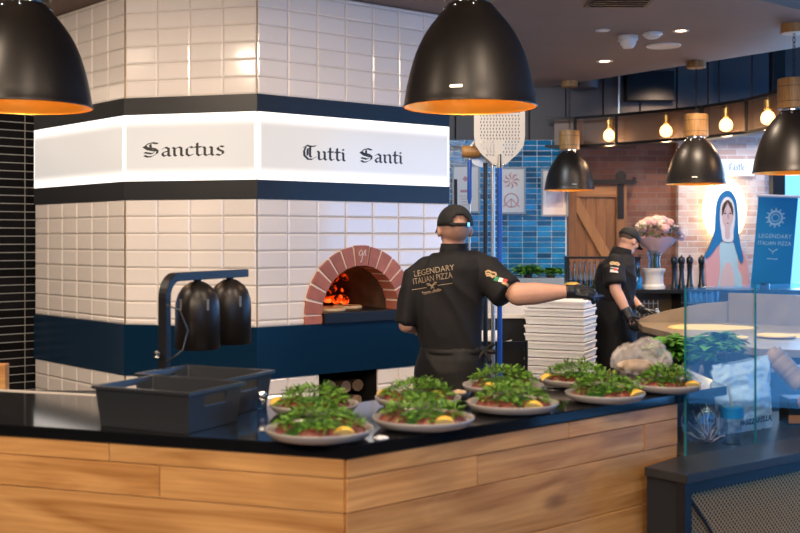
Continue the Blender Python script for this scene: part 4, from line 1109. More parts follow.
# ================================================================== BARN DOOR
YD = 13.95
xl, xr = W(566,0,YD).x, W(626,0,YD).x
dr = thing('barn_door', 'brown sliding plank barn door hung on a black track', 'door', ((xl+xr)/2, YD, .02))
m_ = MB(); zt_ = W(0,186,YD).z; n_ = 6
def lbox(x0, x1, z0, z1, y0, y1): return ((x0+x1)/2, (y0+y1)/2, (z0+z1)/2), (x1-x0, y1-y0, z1-z0)
for i in range(n_): m_.box(*lbox(xl+(xr-xl)*i/n_+.002, xl+(xr-xl)*(i+1)/n_-.002, .03, zt_, YD, YD+.03))
m_.build('boards', 'barn', dr)
m_ = MB(); fz = .13
M['barn_h'] = wood('barn_h', (.27,.11,.032), (.42,.19,.062), sx=1.2, sy=10, island=.1, axis='X', knots=False)
zmid = W(0,201,YD).z
for z0, z1 in ((.03,.16),(zt_-.14,zt_),(1.0,1.13)): m_.box(*lbox(xl, xr, z0, z1, YD-.03, YD-.001))
m_.build('rails', 'barn_h', dr)
m_ = MB()
for x0 in (xl, xr-.13): m_.box(*lbox(x0, x0+.13, .03, zt_, YD-.034, YD-.003))
m_.build('stiles', 'barn', dr)
a = Vector((xl+.10,0,zt_-.16)); b = Vector((xr-.12,0,1.14)); d_ = (b-a).normalized(); s_ = Vector((d_.z,0,-d_.x))*.06
m_ = MB(); m_.rings([[Vector((p.x, y, p.z)) for p in (a-s_, a+s_, b+s_, b-s_)] for y in (YD-.03, YD-.002)]); m_.build('diagonal_brace', 'barn_light', dr)
m_ = MB(); xs = W(620,0,YD).x
m_.box(*lbox(xs-.04, xs+.04, W(0,219,YD).z, W(0,174,YD).z, YD-.045, YD-.036)); m_.build('hanger_strap', 'black_metal', dr)
m_ = MB()
for x in (xs,): m_.lathe([(.001,-.012),(.07,-.012),(.07,.012),(.001,.012)], c=(x, YD-.06, W(0,179,YD).z+.03), n=20, mtx=Matrix.Rotation(PI/2,3,'X'))
m_.build('roller', 'black_metal', dr)
m_ = MB(); ztr = W(0,181.5,YD).z; m_.box(*lbox(xl-.05, W(634,0,YD).x, ztr-.035, ztr+.02, YD-.085, YD-.072)); m_.box(*lbox(W(632,0,YD).x,W(634.5,0,YD).x, ztr-.03, ztr+.05, YD-.09, YD-.03))
for x in (xl+.3, xr-.3, xr+.12): m_.tube([(x,YD-.08,ztr-.01),(x,YD+.14,ztr-.01)], .012, 6)
tag(m_.build('door_track', 'black_metal'), 'black steel sliding track over the barn door', 'door track')

# ================================================================== VEILED WOMAN SIGN
YM = 13.86
def flat(pxs, y, th, name, m, par, sub=0):
    pts = [W(a, b, YM) for a, b in pxs]
    if sub:
        # Catmull-Rom closed smoothing
        q = []; n = len(pts)
        for i in range(n):
            p0, p1, p2, p3 = pts[i-1], pts[i], pts[(i+1) % n], pts[(i+2) % n]
            for k in range(sub):
                t = k/sub; q.append(.5*((2*p1)+(p2-p0)*t+(2*p0-5*p1+4*p2-p3)*t*t+(3*p1-p0-3*p2+p3)*t**3))
        pts = q
    m_ = MB(); m_.rings([[Vector((p.x, y-th, p.z)) for p in pts], [Vector((p.x, y, p.z)) for p in pts]]); return m_.build(name, m, par)
c = W(725, 240, YM)
ms = thing('woman_sign', 'cut-out wall picture of a blue-veiled woman with a glowing halo', 'wall sign', (c.x, YM, 1.0))
ell = lambda cx, cy, rx, ry, n=36: [(cx+rx*math.cos(2*PI*i/n), cy+ry*math.sin(2*PI*i/n)) for i in range(n)]
flat(ell(725.5,209.5,19.5,30), YM, .03, 'halo_disc', 'halo', ms)
m_ = MB(); pts = [W(x, y, YM) for x, y in ell(725.5,209.5,20.6,31)]; pts.append(pts[0]); m_.tube([Vector((p.x, YM+.05, p.z)) for p in pts], .02, 8, cap=False); m_.build('neon_ring', 'neon', ms, smooth=True)
flat([(707,252),(704,262),(706,290),(708,312),(745,312),(748,290),(746,262),(741,250),(733,240),(716,240)], YM, .045, 'robe', 'pink_print', ms, 3)
flat([(718,246),(722,242),(731,242),(736,250),(737,268),(741,280),(738,312),(718,312),(716,292),(719,270)], YM, .052, 'dress', 'pale_print', ms, 3)
vl = flat([(726,190.5),(731,193),(735,201),(736.5,214),(737,228),(739,244),(742,258),(739.5,263),(735,252),(731,240),(722,240),(716,246),(710,254),(705,258),(704,255),(709,246),(713.5,231),(714.5,214),(716,202),(720,194)], YM, .06, 'veil', 'blue_print', ms, 4)
flat([(726,197),(730.5,200),(733,208),(733.5,220),(732,232),(731,241),(722,241),(720,232),(718.5,220),(719,208),(721.5,200)], YM, .064, 'veil_lining', 'paper', ms, 3)
flat([(726,201),(729.5,204),(731.5,212),(731,221),(728.5,228),(728,238),(724,238),(723.5,228),(721,221),(720.5,212),(722.5,204)], YM, .068, 'face', 'skin_print', ms, 3)
for s_ in (-1, 1):
    m_ = MB(); m_.tube([Vector((W(726+s_*dx,0,YM).x, YM-.070, W(0,y_,YM).z)) for dx, y_ in ((.2,200.5),(2.6,204),(4.4,209),(5.2,215))], [.010,.020,.016,.006], 8); m_.build('parted_hair', 'bark', ms)
m_ = MB()
for x, y, rx, ry in ((723.4,213.5,1.3,.75),(728.6,213.5,1.3,.75),(726,223.4,1.1,.45),(723.4,211.3,1.3,.25),(728.6,211.3,1.3,.25)):
    p = W(x,y,YM); m_.sphere((p.x, YM-.069, p.z), (rx*.0126,.002,ry*.0126), 10, 6)
m_.tube([Vector((W(726.3,214,YM).x, YM-.069, W(0,214,YM).z)), Vector((W(726.6,219,YM).x, YM-.069, W(0,219,YM).z))], .003, 5)
m_.build('facial_features', 'ink', ms)
flat([(721,300),(719,285),(722,268),(727,262),(731,268),(733,285),(731,300)], YM, .062, 'joined_hands', 'skin_print', ms, 3)
# lit sign above
YS = 13.95
a = W(719, 159.5, YS); b = W(753, 176, YS); t = thing('wall_sign', 'small white lit sign on the whitewashed bricks above the halo', 'sign', ((a.x+b.x)/2, YS, b.z))
m_ = MB(); m_.box(((a.x+b.x)/2, YS-.03, (a.z+b.z)/2), (b.x-a.x, .06, a.z-b.z)); m_.build('lit_panel', 'signlit', t)
m_ = blackletter('Castle', .062, .21); place_flat(m_, (W(727,0,YS).x, YS-.061, W(0,170.5,YS).z), (1,0,0), (0,0,1)); M['sign_ink'] = mat('sign_ink', (.10,.15,.28), .5); m_.build('lettering', 'sign_ink', t)

# ================================================================== BANNER
YN = 12.4
tl = W(758.5, 196.5, YN); rz = 0; tilt = math.radians(-4.2); bw = .445
bn = thing('roll_up_banner', 'blue roll-up banner with a crest and pizza lettering', 'banner', (W(772,0,YN).x, YN, 0))
ux = Vector((1, 0, -.03)).normalized(); uz = Vector((math.sin(-tilt)*1.2, 0, 1)).normalized()
def bp_(u, v, o=0): return tl+ux*(u*bw)-uz*(v)+Vector((0,-o,0))
m_ = MB(); Lb = 1.98; m_.rings([[bp_(0,0,0),bp_(1,0,0),bp_(1,Lb,0),bp_(0,Lb,0)],[bp_(0,0,.006),bp_(1,0,.006),bp_(1,Lb,.006),bp_(0,Lb,.006)]]); m_.build('cloth', 'banner', bn)
m_ = MB(); m_.tube([bp_(-.04,-.01,.003), bp_(1.04,-.01,.003)], .016, 10); m_.build('top_bar', 'paper', bn)
m_ = MB(); q = bp_(.5,Lb,0); m_.box((q.x, YN, .05), (.52,.14,.10)); m_.build('base', 'steel', bn, bevel=.01)
m_ = MB(); cc = bp_(.47,.235,.0075)
for i in range(24):
    a0 = 2*PI*i/24; a1 = 2*PI*(i+1)/24
    for r0, r1 in ((.062,.086),(.036,.046)):
        vs = [cc+ux*(r*math.cos(a))+uz*(r*math.sin(a)) for r, a in ((r0,a0),(r1,a0),(r1,a1),(r0,a1))]; m_.rings([vs, [v+Vector((0,-.0015,0)) for v in vs]])
for i in range(12):
    a0 = 2*PI*i/12; vs = [cc+ux*(r*math.cos(a))+uz*(r*math.sin(a)) for r, a in ((.086,a0-.10),(.112,a0-.07),(.112,a0+.07),(.086,a0+.10))]; m_.rings([vs, [v+Vector((0,-.0015,0)) for v in vs]])
m_.build('crest', 'banner_ink', bn)
for txt, v, s in (('LEGENDARY', .445, .068), ('ITALIAN PIZZA', .525, .062), ('PIZZERIA', .74, .03)):
    if txt == 'PIZZERIA': continue
    m_ = text_mb(txt, s, bold=.0008, space=1.1); mw = max(p.x for p in m_.v)-min(p.x for p in m_.v); k = (bw*.84)/mw
    for p in m_.v: p.x *= k
    place_flat(m_, bp_(.5, v, .0075), ux, uz); m_.build('lettering', 'banner_ink', bn)
m_ = MB(); cc = bp_(.48,.62,.0075)
for s in (-1, 1): m_.tube([cc, cc+ux*.03*s+uz*.02, cc+ux*.05*s+uz*.035], .005, 5)
m_.tube([cc+uz*.005, cc-uz*.025], .005, 5); m_.build('emblem', 'banner_ink', bn)
m_ = MB(); cc = bp_(.48,.70,.0075); m_.tube([cc-ux*.06, cc+ux*.06], .005, 5); m_.build('small_line', 'banner_ink', bn)

# ================================================================== BACK BAR
YR = 11.4; ZBAR = W(0,289.5,YR).z
x0, x1 = W(556,0,YR).x, W(700,0,YR).x
bb = thing('back_bar', 'dark back bar shelf unit with pale back, behind the second chef', 'bar', ((x0+x1)/2, YR, 0))
m_ = MB(); m_.box(*lbox(x0, x1+.3, ZBAR-.04, ZBAR, YR-.05, YR+.55)); m_.build('bar_top', 'stone_dark', bb, bevel=.003)
m_ = MB(); m_.box(*lbox(x0, x1+.3, .0, .62, YR+.0, YR+.5)); m_.box(*lbox(x0, x0+.03, .62, ZBAR-.04, YR, YR+.5)); m_.box(*lbox(W(681,0,YR).x, W(685,0,YR).x, .62, ZBAR-.04, YR, YR+.5)); m_.build('cabinet', 'black_metal', bb)
m_ = MB(); m_.box(*lbox(x0+.03, x1, .62, ZBAR-.04, YR+.4, YR+.42)); m_.build('pale_back', 'marble', bb)
m_ = MB(); 
for z in (.74,.83,.92): 
    m_.tube([(W(636,0,YR).x, YR+.05, z),(W(659,0,YR).x, YR+.05, z)], .006, 6)
for x in range(6): xx = W(636,0,YR).x+(W(659,0,YR).x-W(636,0,YR).x)*x/5; m_.tube([(xx,YR+.05,.64),(xx,YR+.05,.95)], .005, 6)
m_.build('wire_rack', 'steel', bb)
# bottle shelf with hanging-neck bottles
za = ZBAR; xa, xb = W(570,0,YR).x, W(644,0,YR).x; zs_ = W(0,258,YR).z
rk = thing('bottle_rack', 'thin black bottle rack standing on the back bar', 'rack', ((xa+xb)/2, YR+.3, za))
m_ = MB(); m_.box(*lbox(xa, xb, zs_-.012, zs_+.012, YR+.15, YR+.42)); m_.build('rack_shelf', 'black_metal', rk)
for x in (xa+.01, xb-.01):
    m_ = MB(); m_.box(*lbox(x-.008, x+.008, za, zs_-.012, YR+.17, YR+.40)); m_.build('rack_side', 'black_metal', rk)
for i in range(7):
    px = 573.5+i*5.2; x = W(px,0,YR).x
    t = thing('bottle', 'slim clear oil bottle with a dark green base in the rack, ' + ('first','second','third','fourth','fifth','sixth','seventh')[i]+' from the left', 'bottle', (x, YR+.28, za), group='oil bottles in the rack')
    m_ = MB(); m_.lathe([(.001,.0),(.024,.0),(.024,.09),(.001,.092)], n=18); m_.build('oil', 'bottle_dark', t, smooth='auto', local=True)
    m_ = MB(); m_.lathe([(.0255,.0),(.0255,.13),(.022,.16),(.011,.20),(.010,.27),(.012,.275),(.012,.285)], n=18); m_.build('glass_body', 'bottle_glass', t, smooth=True, local=True)
x = W(640,0,YR).x; t = thing('carafe', 'blue-tinted glass carafe beside the white flower pot', 'carafe', (x, YR+.1, za))
m_ = MB(); m_.lathe([(.001,.0),(.05,.0),(.052,.01),(.05,.12),(.02,.20),(.014,.29),(.018,.30)], n=22); m_.build('glass_body', 'bottle_glass', t, smooth=True, local=True)
m_ = MB(); m_.lathe([(.001,.004),(.046,.004),(.046,.12),(.001,.121)], n=22); m_.build('liquid', 'plain_blue', t, smooth='auto', local=True)
# flower pot, vase, bouquet
x = W(657,0,YR).x; yv = YR+.15
t = thing('white_stand', 'ribbed white pot holding up the glass vase', 'pot', (x, yv, za))
m_ = MB(); prof = [(.001,0),(.115,0),(.115,.03),(.098,.05),(.095,.14),(.105,.17),(.118,.19),(.118,.215),(.001,.215)]
n = 32; rs = []
for r_, z in prof: rs.append([Vector((r_*(1+.025*(j % 2))*math.cos(2*PI*j/n), r_*(1+.025*(j % 2))*math.sin(2*PI*j/n), z)) for j in range(n)])
m_.rings(rs); m_.build('ribbed_pot', 'white_plastic', t, local=True, smooth='auto')
t = thing('glass_vase', 'clear glass vase under the bouquet', 'vase', (x+.01, yv, za+.215))
m_ = MB(); m_.lathe([(.001,.0),(.06,.0),(.062,.01),(.055,.08),(.075,.19)], n=28); m_.build('glass_body', 'bottle_glass', t, smooth=True, local=True)
m_ = MB(); r4 = random.Random(4)
for i in range(10):
    a = r4.random()*6.28; m_.tube([(.035*math.cos(a), .035*math.sin(a), .01),(-.02*math.cos(a), -.02*math.sin(a), .2)], .004, 5)
m_.build('stems', 'leaf_dark', t, local=True)
bq = thing('bouquet', 'pink and cream flower bouquet wrapped in pale pink paper', 'bouquet', (x+.04, yv, za+.37))
m_ = MB(); n = 24; rs = []
for r_, z in ((.05,.0),(.10,.05),(.17,.11),(.205,.17)): rs.append([Vector((r_*(1+.05*math.sin(j*2.1))*math.cos(2*PI*j/n), r_*.9*math.sin(2*PI*j/n), z+.012*math.sin(j*1.7))) for j in range(n)])
m_.rings(rs, cap=False); m_.build('paper_wrap', 'wrap', bq, smooth=True, local=True)
cs = Vector((-.01,0,.24)); fl = {'cream_flower': MB(), 'pink': MB(), 'lilac': MB()}
def flower(mb, c, r_, n_, rr):
    for i in range(n_):
        ph = math.acos(1-2*(i+.5)/n_); th = i*2.4; d = Vector((math.sin(ph)*math.cos(th), math.sin(ph)*math.sin(th), math.cos(ph)))
        up = d.cross(Vector((0,0,1)) if abs(d.z) < .9 else Vector((1,0,0))).normalized(); s2 = d.cross(up); q = c+d*r_*.75; w2 = r_*.45
        mb.add([q-up*w2-s2*w2*.3, q+up*w2-s2*w2*.3, q+up*w2*.6+s2*w2+d*w2*.3, q-up*w2*.6+s2*w2+d*w2*.3], [(0,1,2,3)])
rr = random.Random(9)
for i in range(70):
    ph = rr.random()*1.5; th = rr.random()*2*PI; d = Vector((math.sin(ph)*math.cos(th), math.sin(ph)*math.sin(th), math.cos(ph)))
    c_ = cs+Vector((d.x*.20, d.y*.18, d.z*.13)); k_ = 'cream_flower' if d.x < .3 or rr.random() < .3 else 'lilac'
    if rr.random() < .07: k_ = 'pink'
    flower(fl[k_], c_, .035+.012*rr.random(), 26, rr)
flower(fl['pink'], cs+Vector((.04,-.20,.03)), .055, 50, rr); flower(fl['lilac'], cs+Vector((.21,-.08,.0)), .05, 40, rr); flower(fl['lilac'], cs+Vector((.24,-.05,-.06)), .05, 40, rr)
for k_, nm in (('cream_flower','cream_flowers'),('pink','pink_roses'),('lilac','lilac_flowers')): o = fl[k_].build(nm, k_, bq, local=True)
m_ = MB()
for i in range(120):
    a = rr.random()*2*PI; c_ = cs+Vector((math.cos(a)*.2, math.sin(a)*.18, -.05+rr.random()*.12)); d = Vector((math.cos(a), math.sin(a), rr.uniform(-.4,.6))).normalized(); leaf(m_, c_, d, Vector((0,0,1)), .07, .02, False)
for i in range(14):
    leaf(m_, cs+Vector((.10+.03*rr.random(), -.19, .0+.05*rr.random())), Vector((rr.random()-.5,-.4,.2)).normalized(), Vector((0,0,1)), .06, .02, False)
m_.build('foliage', 'leaf_dark', bq, local=True)
# pepper mills
for i, px in enumerate((675.5, 683.3, 692, 704.5)):
    x = W(px,0,YR).x; t = thing('pepper_mill', 'tall black pepper mill on the back bar, ' + ('first','second','third','fourth')[i]+' from the bouquet', 'pepper mill', (x, YR+.05+.02*i, za), group='tall black pepper mills')
    m_ = MB(); m_.lathe([(.001,0),(.040,0),(.040,.03),(.030,.06),(.026,.12),(.024,.19),(.029,.235),(.033,.25),(.001,.25)], n=24); m_.build('mill_body', 'wineblack', t, smooth='auto', local=True)
    m_ = MB(); m_.lathe([(.001,.25),(.022,.252),(.034,.27),(.037,.30),(.033,.325),(.016,.34),(.001,.343)], n=24); m_.lathe([(.001,.34),(.008,.342),(.01,.35),(.006,.357),(.001,.358)], n=12); m_.build('mill_head', 'wineblack', t, smooth='auto', local=True)
# rack of blue tumblers right of the mills, seen through the screen
for i in range(6):
    px = 689+i*5.4; x = W(px,0,10.6).x; t = thing('glass_tumbler', 'clear tumbler on the glass shelf beyond the screen, ' + ('first','second','third','fourth','fifth','sixth')[i]+' from the left', 'glass', (x, 10.6, W(0,303,10.6).z), group='tumblers beyond the screen')
    m_ = MB(); m_.lathe([(.001,.003),(.022,.003),(.026,.11),(.028,.11),(.024,0),(.001,0)], n=20); m_.build('glass_body', 'bottle_glass', t, smooth='auto', local=True)
xa, xb = W(684,0,10.6).x, W(760,0,10.6).x; zz = W(0,303,10.6).z
t = thing('glass_shelf', 'dark shelf with blue glass front beyond the marble table', 'shelf', ((xa+xb)/2, 10.6, 0))
m_ = MB(); m_.box(*lbox(xa, xb, zz-.02, zz, 10.5, 10.75)); m_.build('shelf_board', 'black_metal', t)
for xx in (xa+.02, xb-.02):
    m_ = MB(); m_.box(*lbox(xx-.015, xx+.015, 0, zz-.02, 10.58, 10.62)); m_.build('leg', 'black_metal', t)
# dark counter under the banner
xa, xb = W(728,0,11.6).x, W(830,0,11.6).x
m_ = MB(); m_.box(*lbox(xa, xb, 0, W(0,290,11.6).z, 11.6, 12.1)); m_.tube([(W(768,0,11.6).x,11.7,W(0,290,11.6).z),(W(768,0,11.6).x,11.7,W(0,284,11.6).z)], .05, 14)
tag(m_.build('dark_sideboard', 'cab_blue'), 'dark blue-black sideboard under the banner', 'sideboard')

# ================================================================== MARBLE TABLE
ZM = .90
tp = [Vector((1.98,9.15,0)), Vector((1.93,8.75,0)), Vector((2.02,7.95,0)), Vector((2.27,6.95,0)), Vector((3.7,6.5,0)), Vector((3.75,9.15,0))]
mt = thing('marble_table', 'beige marble dough table with a raised back panel and flour on it', 'table', (2.8,8,0))
m_ = MB(); m_.prism(tp, ZM-.05, ZM); m_.build('marble_top', 'marble', mt, bevel=.004)
tb = [Vector((2.03,9.1,0)), Vector((1.98,8.75,0)), Vector((2.07,7.97,0)), Vector((2.32,7.02,0)), Vector((3.6,6.6,0)), Vector((3.7,9.1,0))]
m_ = MB(); m_.prism(tb, .0, ZM-.051); m_.build('cabinet', 'black_metal', mt)
m_ = MB(); Yb = 9.15
prof = [(1.99,ZM+.02),(2.08,ZM+.055),(2.25,ZM+.10),(2.5,ZM+.15),(2.84,ZM+.18)]
m_.rings([[Vector((x, Yb, ZM-.05)) for x, z in prof]+[Vector((x, Yb, z)) for x, z in prof[::-1]], [Vector((x, Yb+.03, ZM-.05)) for x, z in prof]+[Vector((x, Yb+.03, z)) for x, z in prof[::-1]]])
m_.build('back_panel', 'marble', mt)
m_ = MB(); a = Vector((2.72,9.11,0)); b = Vector((3.72,8.3,0)); m_.rings([[a+Vector((0,0,ZM+.0)), b+Vector((0,0,ZM)), b+Vector((0,0,ZM+.245)), a+Vector((0,0,ZM+.245))],[p+Vector((.02,.025,0)) for p in (a+Vector((0,0,ZM)), b+Vector((0,0,ZM)), b+Vector((0,0,ZM+.245)), a+Vector((0,0,ZM+.245)))]]); m_.build('side_panel', 'marble', mt)
m_ = MB(); m_.box((2.13, 7.6, .8), (.03,.12,.03)); m_.build('drawer_handle', 'steel', mt)
def heap(cx_, cy, rx, ry, h, lab):
    n = 40; rr = random.Random(int(cx_*100)); rs = []
    for f, z in ((1,.0005),(.85,.5),(.5,.9),(.05,1)):
        rs.append([Vector((cx_+rx*f*(1+.10*math.sin(3*t+cx_)+.05*math.sin(7*t))*math.cos(t), cy+ry*f*math.sin(t), ZM+h*z)) for t in [2*PI*j/n for j in range(n)]])
    m_ = MB(); m_.rings(rs); return tag(m_.build('flour_patch', 'flour', smooth=True), lab, 'flour', kind='stuff')
heap(2.42, 8.62, .36, .28, .012, 'wide yellow flour patch dusted across the marble, left side')
heap(2.95, 7.85, .34, .20, .010, 'yellow flour patch on the marble, right side')
def disc(px, py, r_, lab):
    c_ = onz(px, py, ZM+.01); m_ = MB(); m_.lathe([(.001,0),(r_,0),(r_*1.02,.008),(r_*.96,.016),(.001,.012)], c=(c_.x,c_.y,ZM+.010), n=30); tag(m_.build('dough_disc', 'flour', smooth=True), lab, 'dough', 'dough discs on the marble')
disc(733, 338.5, .10, 'round floured dough disc nearest the front of the marble')
disc(776, 336.5, .13, 'round floured dough disc at the right of the marble')

# ================================================================== PREP COUNTER, DOUGH BOXES
xa, xb = W(488,0,9.3).x, W(548,0,9.3).x
pc = thing('prep_counter', 'black prep counter with a pale worktop below the blue tiles', 'counter', ((xa+xb)/2, 9.8, 0))
m_ = MB(); m_.box(*lbox(xa, xb, .92, .955, 9.3, 11.3)); m_.build('pale_top', 'white_plastic', pc, bevel=.003)
m_ = MB(); m_.box(*lbox(xa+.02, xb-.02, 0, .92, 9.33, 11.3)); m_.build('cabinet', 'black_metal', pc)
# ledge with planter below the tiles
xa, xb = W(500,0,12.9).x-.3, W(567,0,12.9).x
m_ = MB(); zl = W(0,278,12.9).z; m_.box(*lbox(xa, xb, .0, zl, 12.75, 13.38)); tag(m_.build('wall_ledge', 'frame', bevel=.004), 'grey ledge running below the blue tiled wall', 'ledge')
def herb(c, r_, h, n_, lab, m, L, w, seed, potr, poth):
    t = thing('potted_herb', lab, 'plant', c); rr = random.Random(seed)
    m_ = MB(); m_.lathe([(.001,0),(potr*.75,0),(potr,poth),(potr*.93,poth),(potr*.9,poth*.9),(.001,poth*.9)], n=24); m_.build('pot', 'green_pot', t, smooth='auto', local=True)
    m_ = MB(); lf = MB()
    for i in range(n_):
        a = rr.random()*2*PI; f = math.sqrt(rr.random()); top = Vector((r_*f*math.cos(a), r_*f*math.sin(a), poth+h*(.35+.65*rr.random())*(1-.35*f*f)))
        b0 = Vector((potr*.5*f*math.cos(a), potr*.5*f*math.sin(a), poth*.85)); m_.tube([b0, (b0+top)/2+Vector((0,0,.02)), top], .0025, 4)
        for k in range(6):
            a2 = rr.random()*2*PI; d = Vector((math.cos(a2), math.sin(a2), rr.uniform(-.1,.6))).normalized()
            leaf(lf, top+rv(rr,.01), d, Vector((0,0,1)), L*rr.uniform(.6,1.1), w*rr.uniform(.7,1.1), False)
    m_.build('stems', 'leaf_dark', t, local=True); lf.build('leaves', m, t, local=True)
herb(Vector((W(529,0,12.9).x, 13.0, zl)), .16, .12, 34, 'bushy green herb on the wall ledge, left one behind the outstretched arm', 'basil', .10, .045, 1, .06, .03)
herb(Vector((W(552,0,12.9).x, 13.0, zl)), .13, .10, 26, 'smaller green herb on the wall ledge, next to the barn door', 'basil', .10, .045, 2, .06, .03)
# stack of dough boxes
bx = W(563,0,8.7).x; ang = -.42; ordn = ['topmost','second','third','fourth','fifth','sixth','seventh','eighth','ninth','tenth','eleventh','twelfth','thirteenth','fourteenth','fifteenth']
dl = thing('box_dolly', 'low grey dolly under the stack of white dough boxes', 'dolly', (bx+.02, 8.95, 0), ang)
m_ = MB(); m_.box((0,0,.10),(.60,.40,.03)); m_.build('deck', 'frame', dl, local=True, bevel=.005)
for sx in (-1,1):
    for sy in (-1,1):
        m_ = MB(); m_.lathe([(.001,-.012),(.04,-.012),(.042,0),(.04,.012),(.001,.012)], c=(sx*.24, sy*.15, .042), n=16, mtx=Matrix.Rotation(PI/2,3,'X')); m_.build('wheel', 'black_plastic', dl, local=True, smooth='auto')
def doughbox():
    t = thing('dough_box', '', 'box', (0,0,0), 0, 'stacked white dough boxes')
    w, d, h = .50, .40, .058
    def rc(k, z): return [Vector((sx*(w/2-k), sy*(d/2-k), z)) for sx, sy in ((-1,-1),(1,-1),(1,1),(-1,1))]
    m_ = MB(); m_.rings([rc(.012,0), rc(.008,.036), rc(.002,.040), rc(0,.056), rc(.006,.058), rc(.014,.056), rc(.022,.010)]); m_.build('tray', 'box_white', t, local=True, bevel=.002)
    m_ = MB()
    for i in range(9): m_.box((-.2+.05*i, -d/2+.011, .020), (.004,.008,.032))
    for i in range(7): m_.box((w/2-.011, -.15+.05*i, .020), (.008,.004,.032))
    m_.build('ribs', 'box_white', t, local=True)
    return t
b0 = doughbox(); nb = 15
for i in range(nb):
    o = b0 if i == nb-1 else copy_tree(b0)
    zt_i = .116+(nb-1-i)*.0660
    j = random.Random(i); o.matrix_basis = Matrix.Translation((bx+.02+j.uniform(-.003,.003), 8.95+j.uniform(-.003,.003), zt_i))@Matrix.Rotation(ang+j.uniform(-.008,.008), 4, 'Z')
    o['label'] = 'white plastic dough box, '+('topmost' if i == 0 else ordn[i]+' from the top')+' of the tall stack'
# second narrow column of boxes behind
m0 = None
# crumpled paper roll beside the poles
q = W(506,345,8.9); t = thing('paper_roll', 'white paper towel roll hung on the black counter front', 'paper roll', (q.x-.05, 9.24, q.z-.06))
m_ = MB(); m_.lathe([(.02,-.11),(.065,-.11),(.065,.11),(.02,.11)], n=28, mtx=Matrix.Rotation(PI/2,3,'Y')@Matrix.Identity(3)); 
m_.v = [p+Vector((-.09,-.0,.085)) for p in m_.v]; m_.build('roll', 'paper', t, smooth='auto', local=True)
m_ = MB(); pts = [(-.02,.13),(.03,.09),(.06,.05),(.13,.07)]
m_.rings([[Vector((x, y, z)) for x, z in pts] for y in (-.06,.03)], cap=False, closed=False); m_.build('loose_sheet', 'paper', t, local=True)

# ================================================================== THINGS BEHIND THE GLASS SCREEN
# prep shelf behind the worktop end
m_ = MB(); m_.prism([Vector((1.10,4.96,0)), Vector((2.2,5.8,0)), Vector((2.0,6.2,0)), Vector((.85,5.3,0))], 0, .92); tag(m_.build('herb_bench', 'black_metal', bevel=.004), 'black bench carrying the basil behind the worktop end', 'bench')
q = W(686,372,5.35); herb(Vector((q.x, 5.35, .92)), .15, .13, 46, 'large leafy basil plant behind the glass screen, left one', 'basil', .105, .05, 5, .07, .07)
q = W(715,372,5.6); herb(Vector((q.x, 5.6, .92)), .13, .12, 38, 'large leafy basil plant behind the glass screen, right one', 'basil', .10, .046, 6, .07, .07)
# clear crumpled bag with bread on the worktop
q = onz(642, 374, H); t = thing('plastic_bag', 'crumpled clear plastic bag with bread at the back of the worktop', 'bag', (q.x, 4.47, H))
m_ = MB(); m_.sphere((q.x, 4.47, H+.055), (.115,.06,.06), 18, 12); m_.sphere((q.x+.03, 4.46, H+.085), (.06,.045,.05), 14, 10); o = blob(m_, 'film', 'crinkle', t, .006, 1, .020, 30)
m_ = MB(); m_.sphere((q.x-.02, 4.47, H+.032), (.080,.04,.026), 18, 12); m_.build('bread', 'dough', t, smooth=True)
# large frosted bag on the cabinet
zc_ = ZK
def gp(px, off): 
    k = (px-400)/F; P = GA-gn*off; t_ = (k*P.y-P.x)/(gd.x-k*gd.y); return P+gd*t_
a = gp(741, .06); b = gp(782, .06)
t = thing('carrier_bag', 'big frosted white plastic bag with dark lettering behind the glass screen', 'bag', ((a.x+b.x)/2, (a.y+b.y)/2, ZK))
def zat(px, py, P): return CZ-(py-HY)/F*P.y
n = 36; rows = []
def bagpt(u, v, o):
    A = gp(742+(1-v)*6, .05); Bq = gp(802-4*v, .05); p = A.lerp(Bq, u); zt_ = zat(0, 371-11*u-3*abs(u-.5), p); z = ZK+.002+(zt_-ZK)*v
    nz_ = noise.noise(Vector((u*4, v*5, o*7)))*.028*math.sin(PI*min(1,max(0,v*.9+.05)))+noise.noise(Vector((u*13, v*15, o*7+3)))*.014
    bulge = .055*math.sin(PI*u)**.6*(math.sin(PI*(.15+.8*(1-v)))); return Vector((p.x, p.y, z))+gn*(nz_+bulge*(1 if o else -1))*1.0-gn*.14
m_ = MB()
for o_ in (0, 1):
    m_.rings([[bagpt(i/n, j/n, o_) for i in range(n+1)] for j in range(n+1)], cap=False, closed=False)
m_.build('sheet', 'bag', t, smooth=True)
m_ = MB(); A = bagpt(.15,.0,1); 
tm = text_mb('MOZZARELLA', .030, bold=.0009, space=1.05); A = bagpt(.55,.16,1)+gn*.006; place_flat(tm, A, gd+Vector((0,0,.03)), Vector((0,0,1))); M['bag_ink'] = mat('bag_ink', (.03,.07,.12), .5); tm.build('lettering', 'bag_ink', t)
# clear veined bag left of it
q = gp(705, .10); t = thing('mesh_bag', 'clear bag with pink netting against the glass screen', 'bag', (q.x, q.y, ZK))
m_ = MB(); m_.sphere((q.x, q.y, ZK+.085), (.085,.05,.082), 18, 12); o = blob(m_, 'film', 'film', t, .008, 2, .008, 22)
m_ = MB(); rr = random.Random(2)
for i in range(10):
    a0 = -.2+i*.35; pts = [Vector((q.x, q.y, ZK+.01))]
    for k in range(1,6): f = k/5; pts.append(Vector((q.x+.075*f*math.cos(a0)+rr.uniform(-.008,.008), q.y-.05*math.sqrt(max(0,1-f*f))*.9, ZK+.02+.13*f*abs(math.sin(a0))+rr.uniform(-.006,.006))))
    m_.tube(pts, .0014, 5)
m_.build('netting', 'wrap', t)
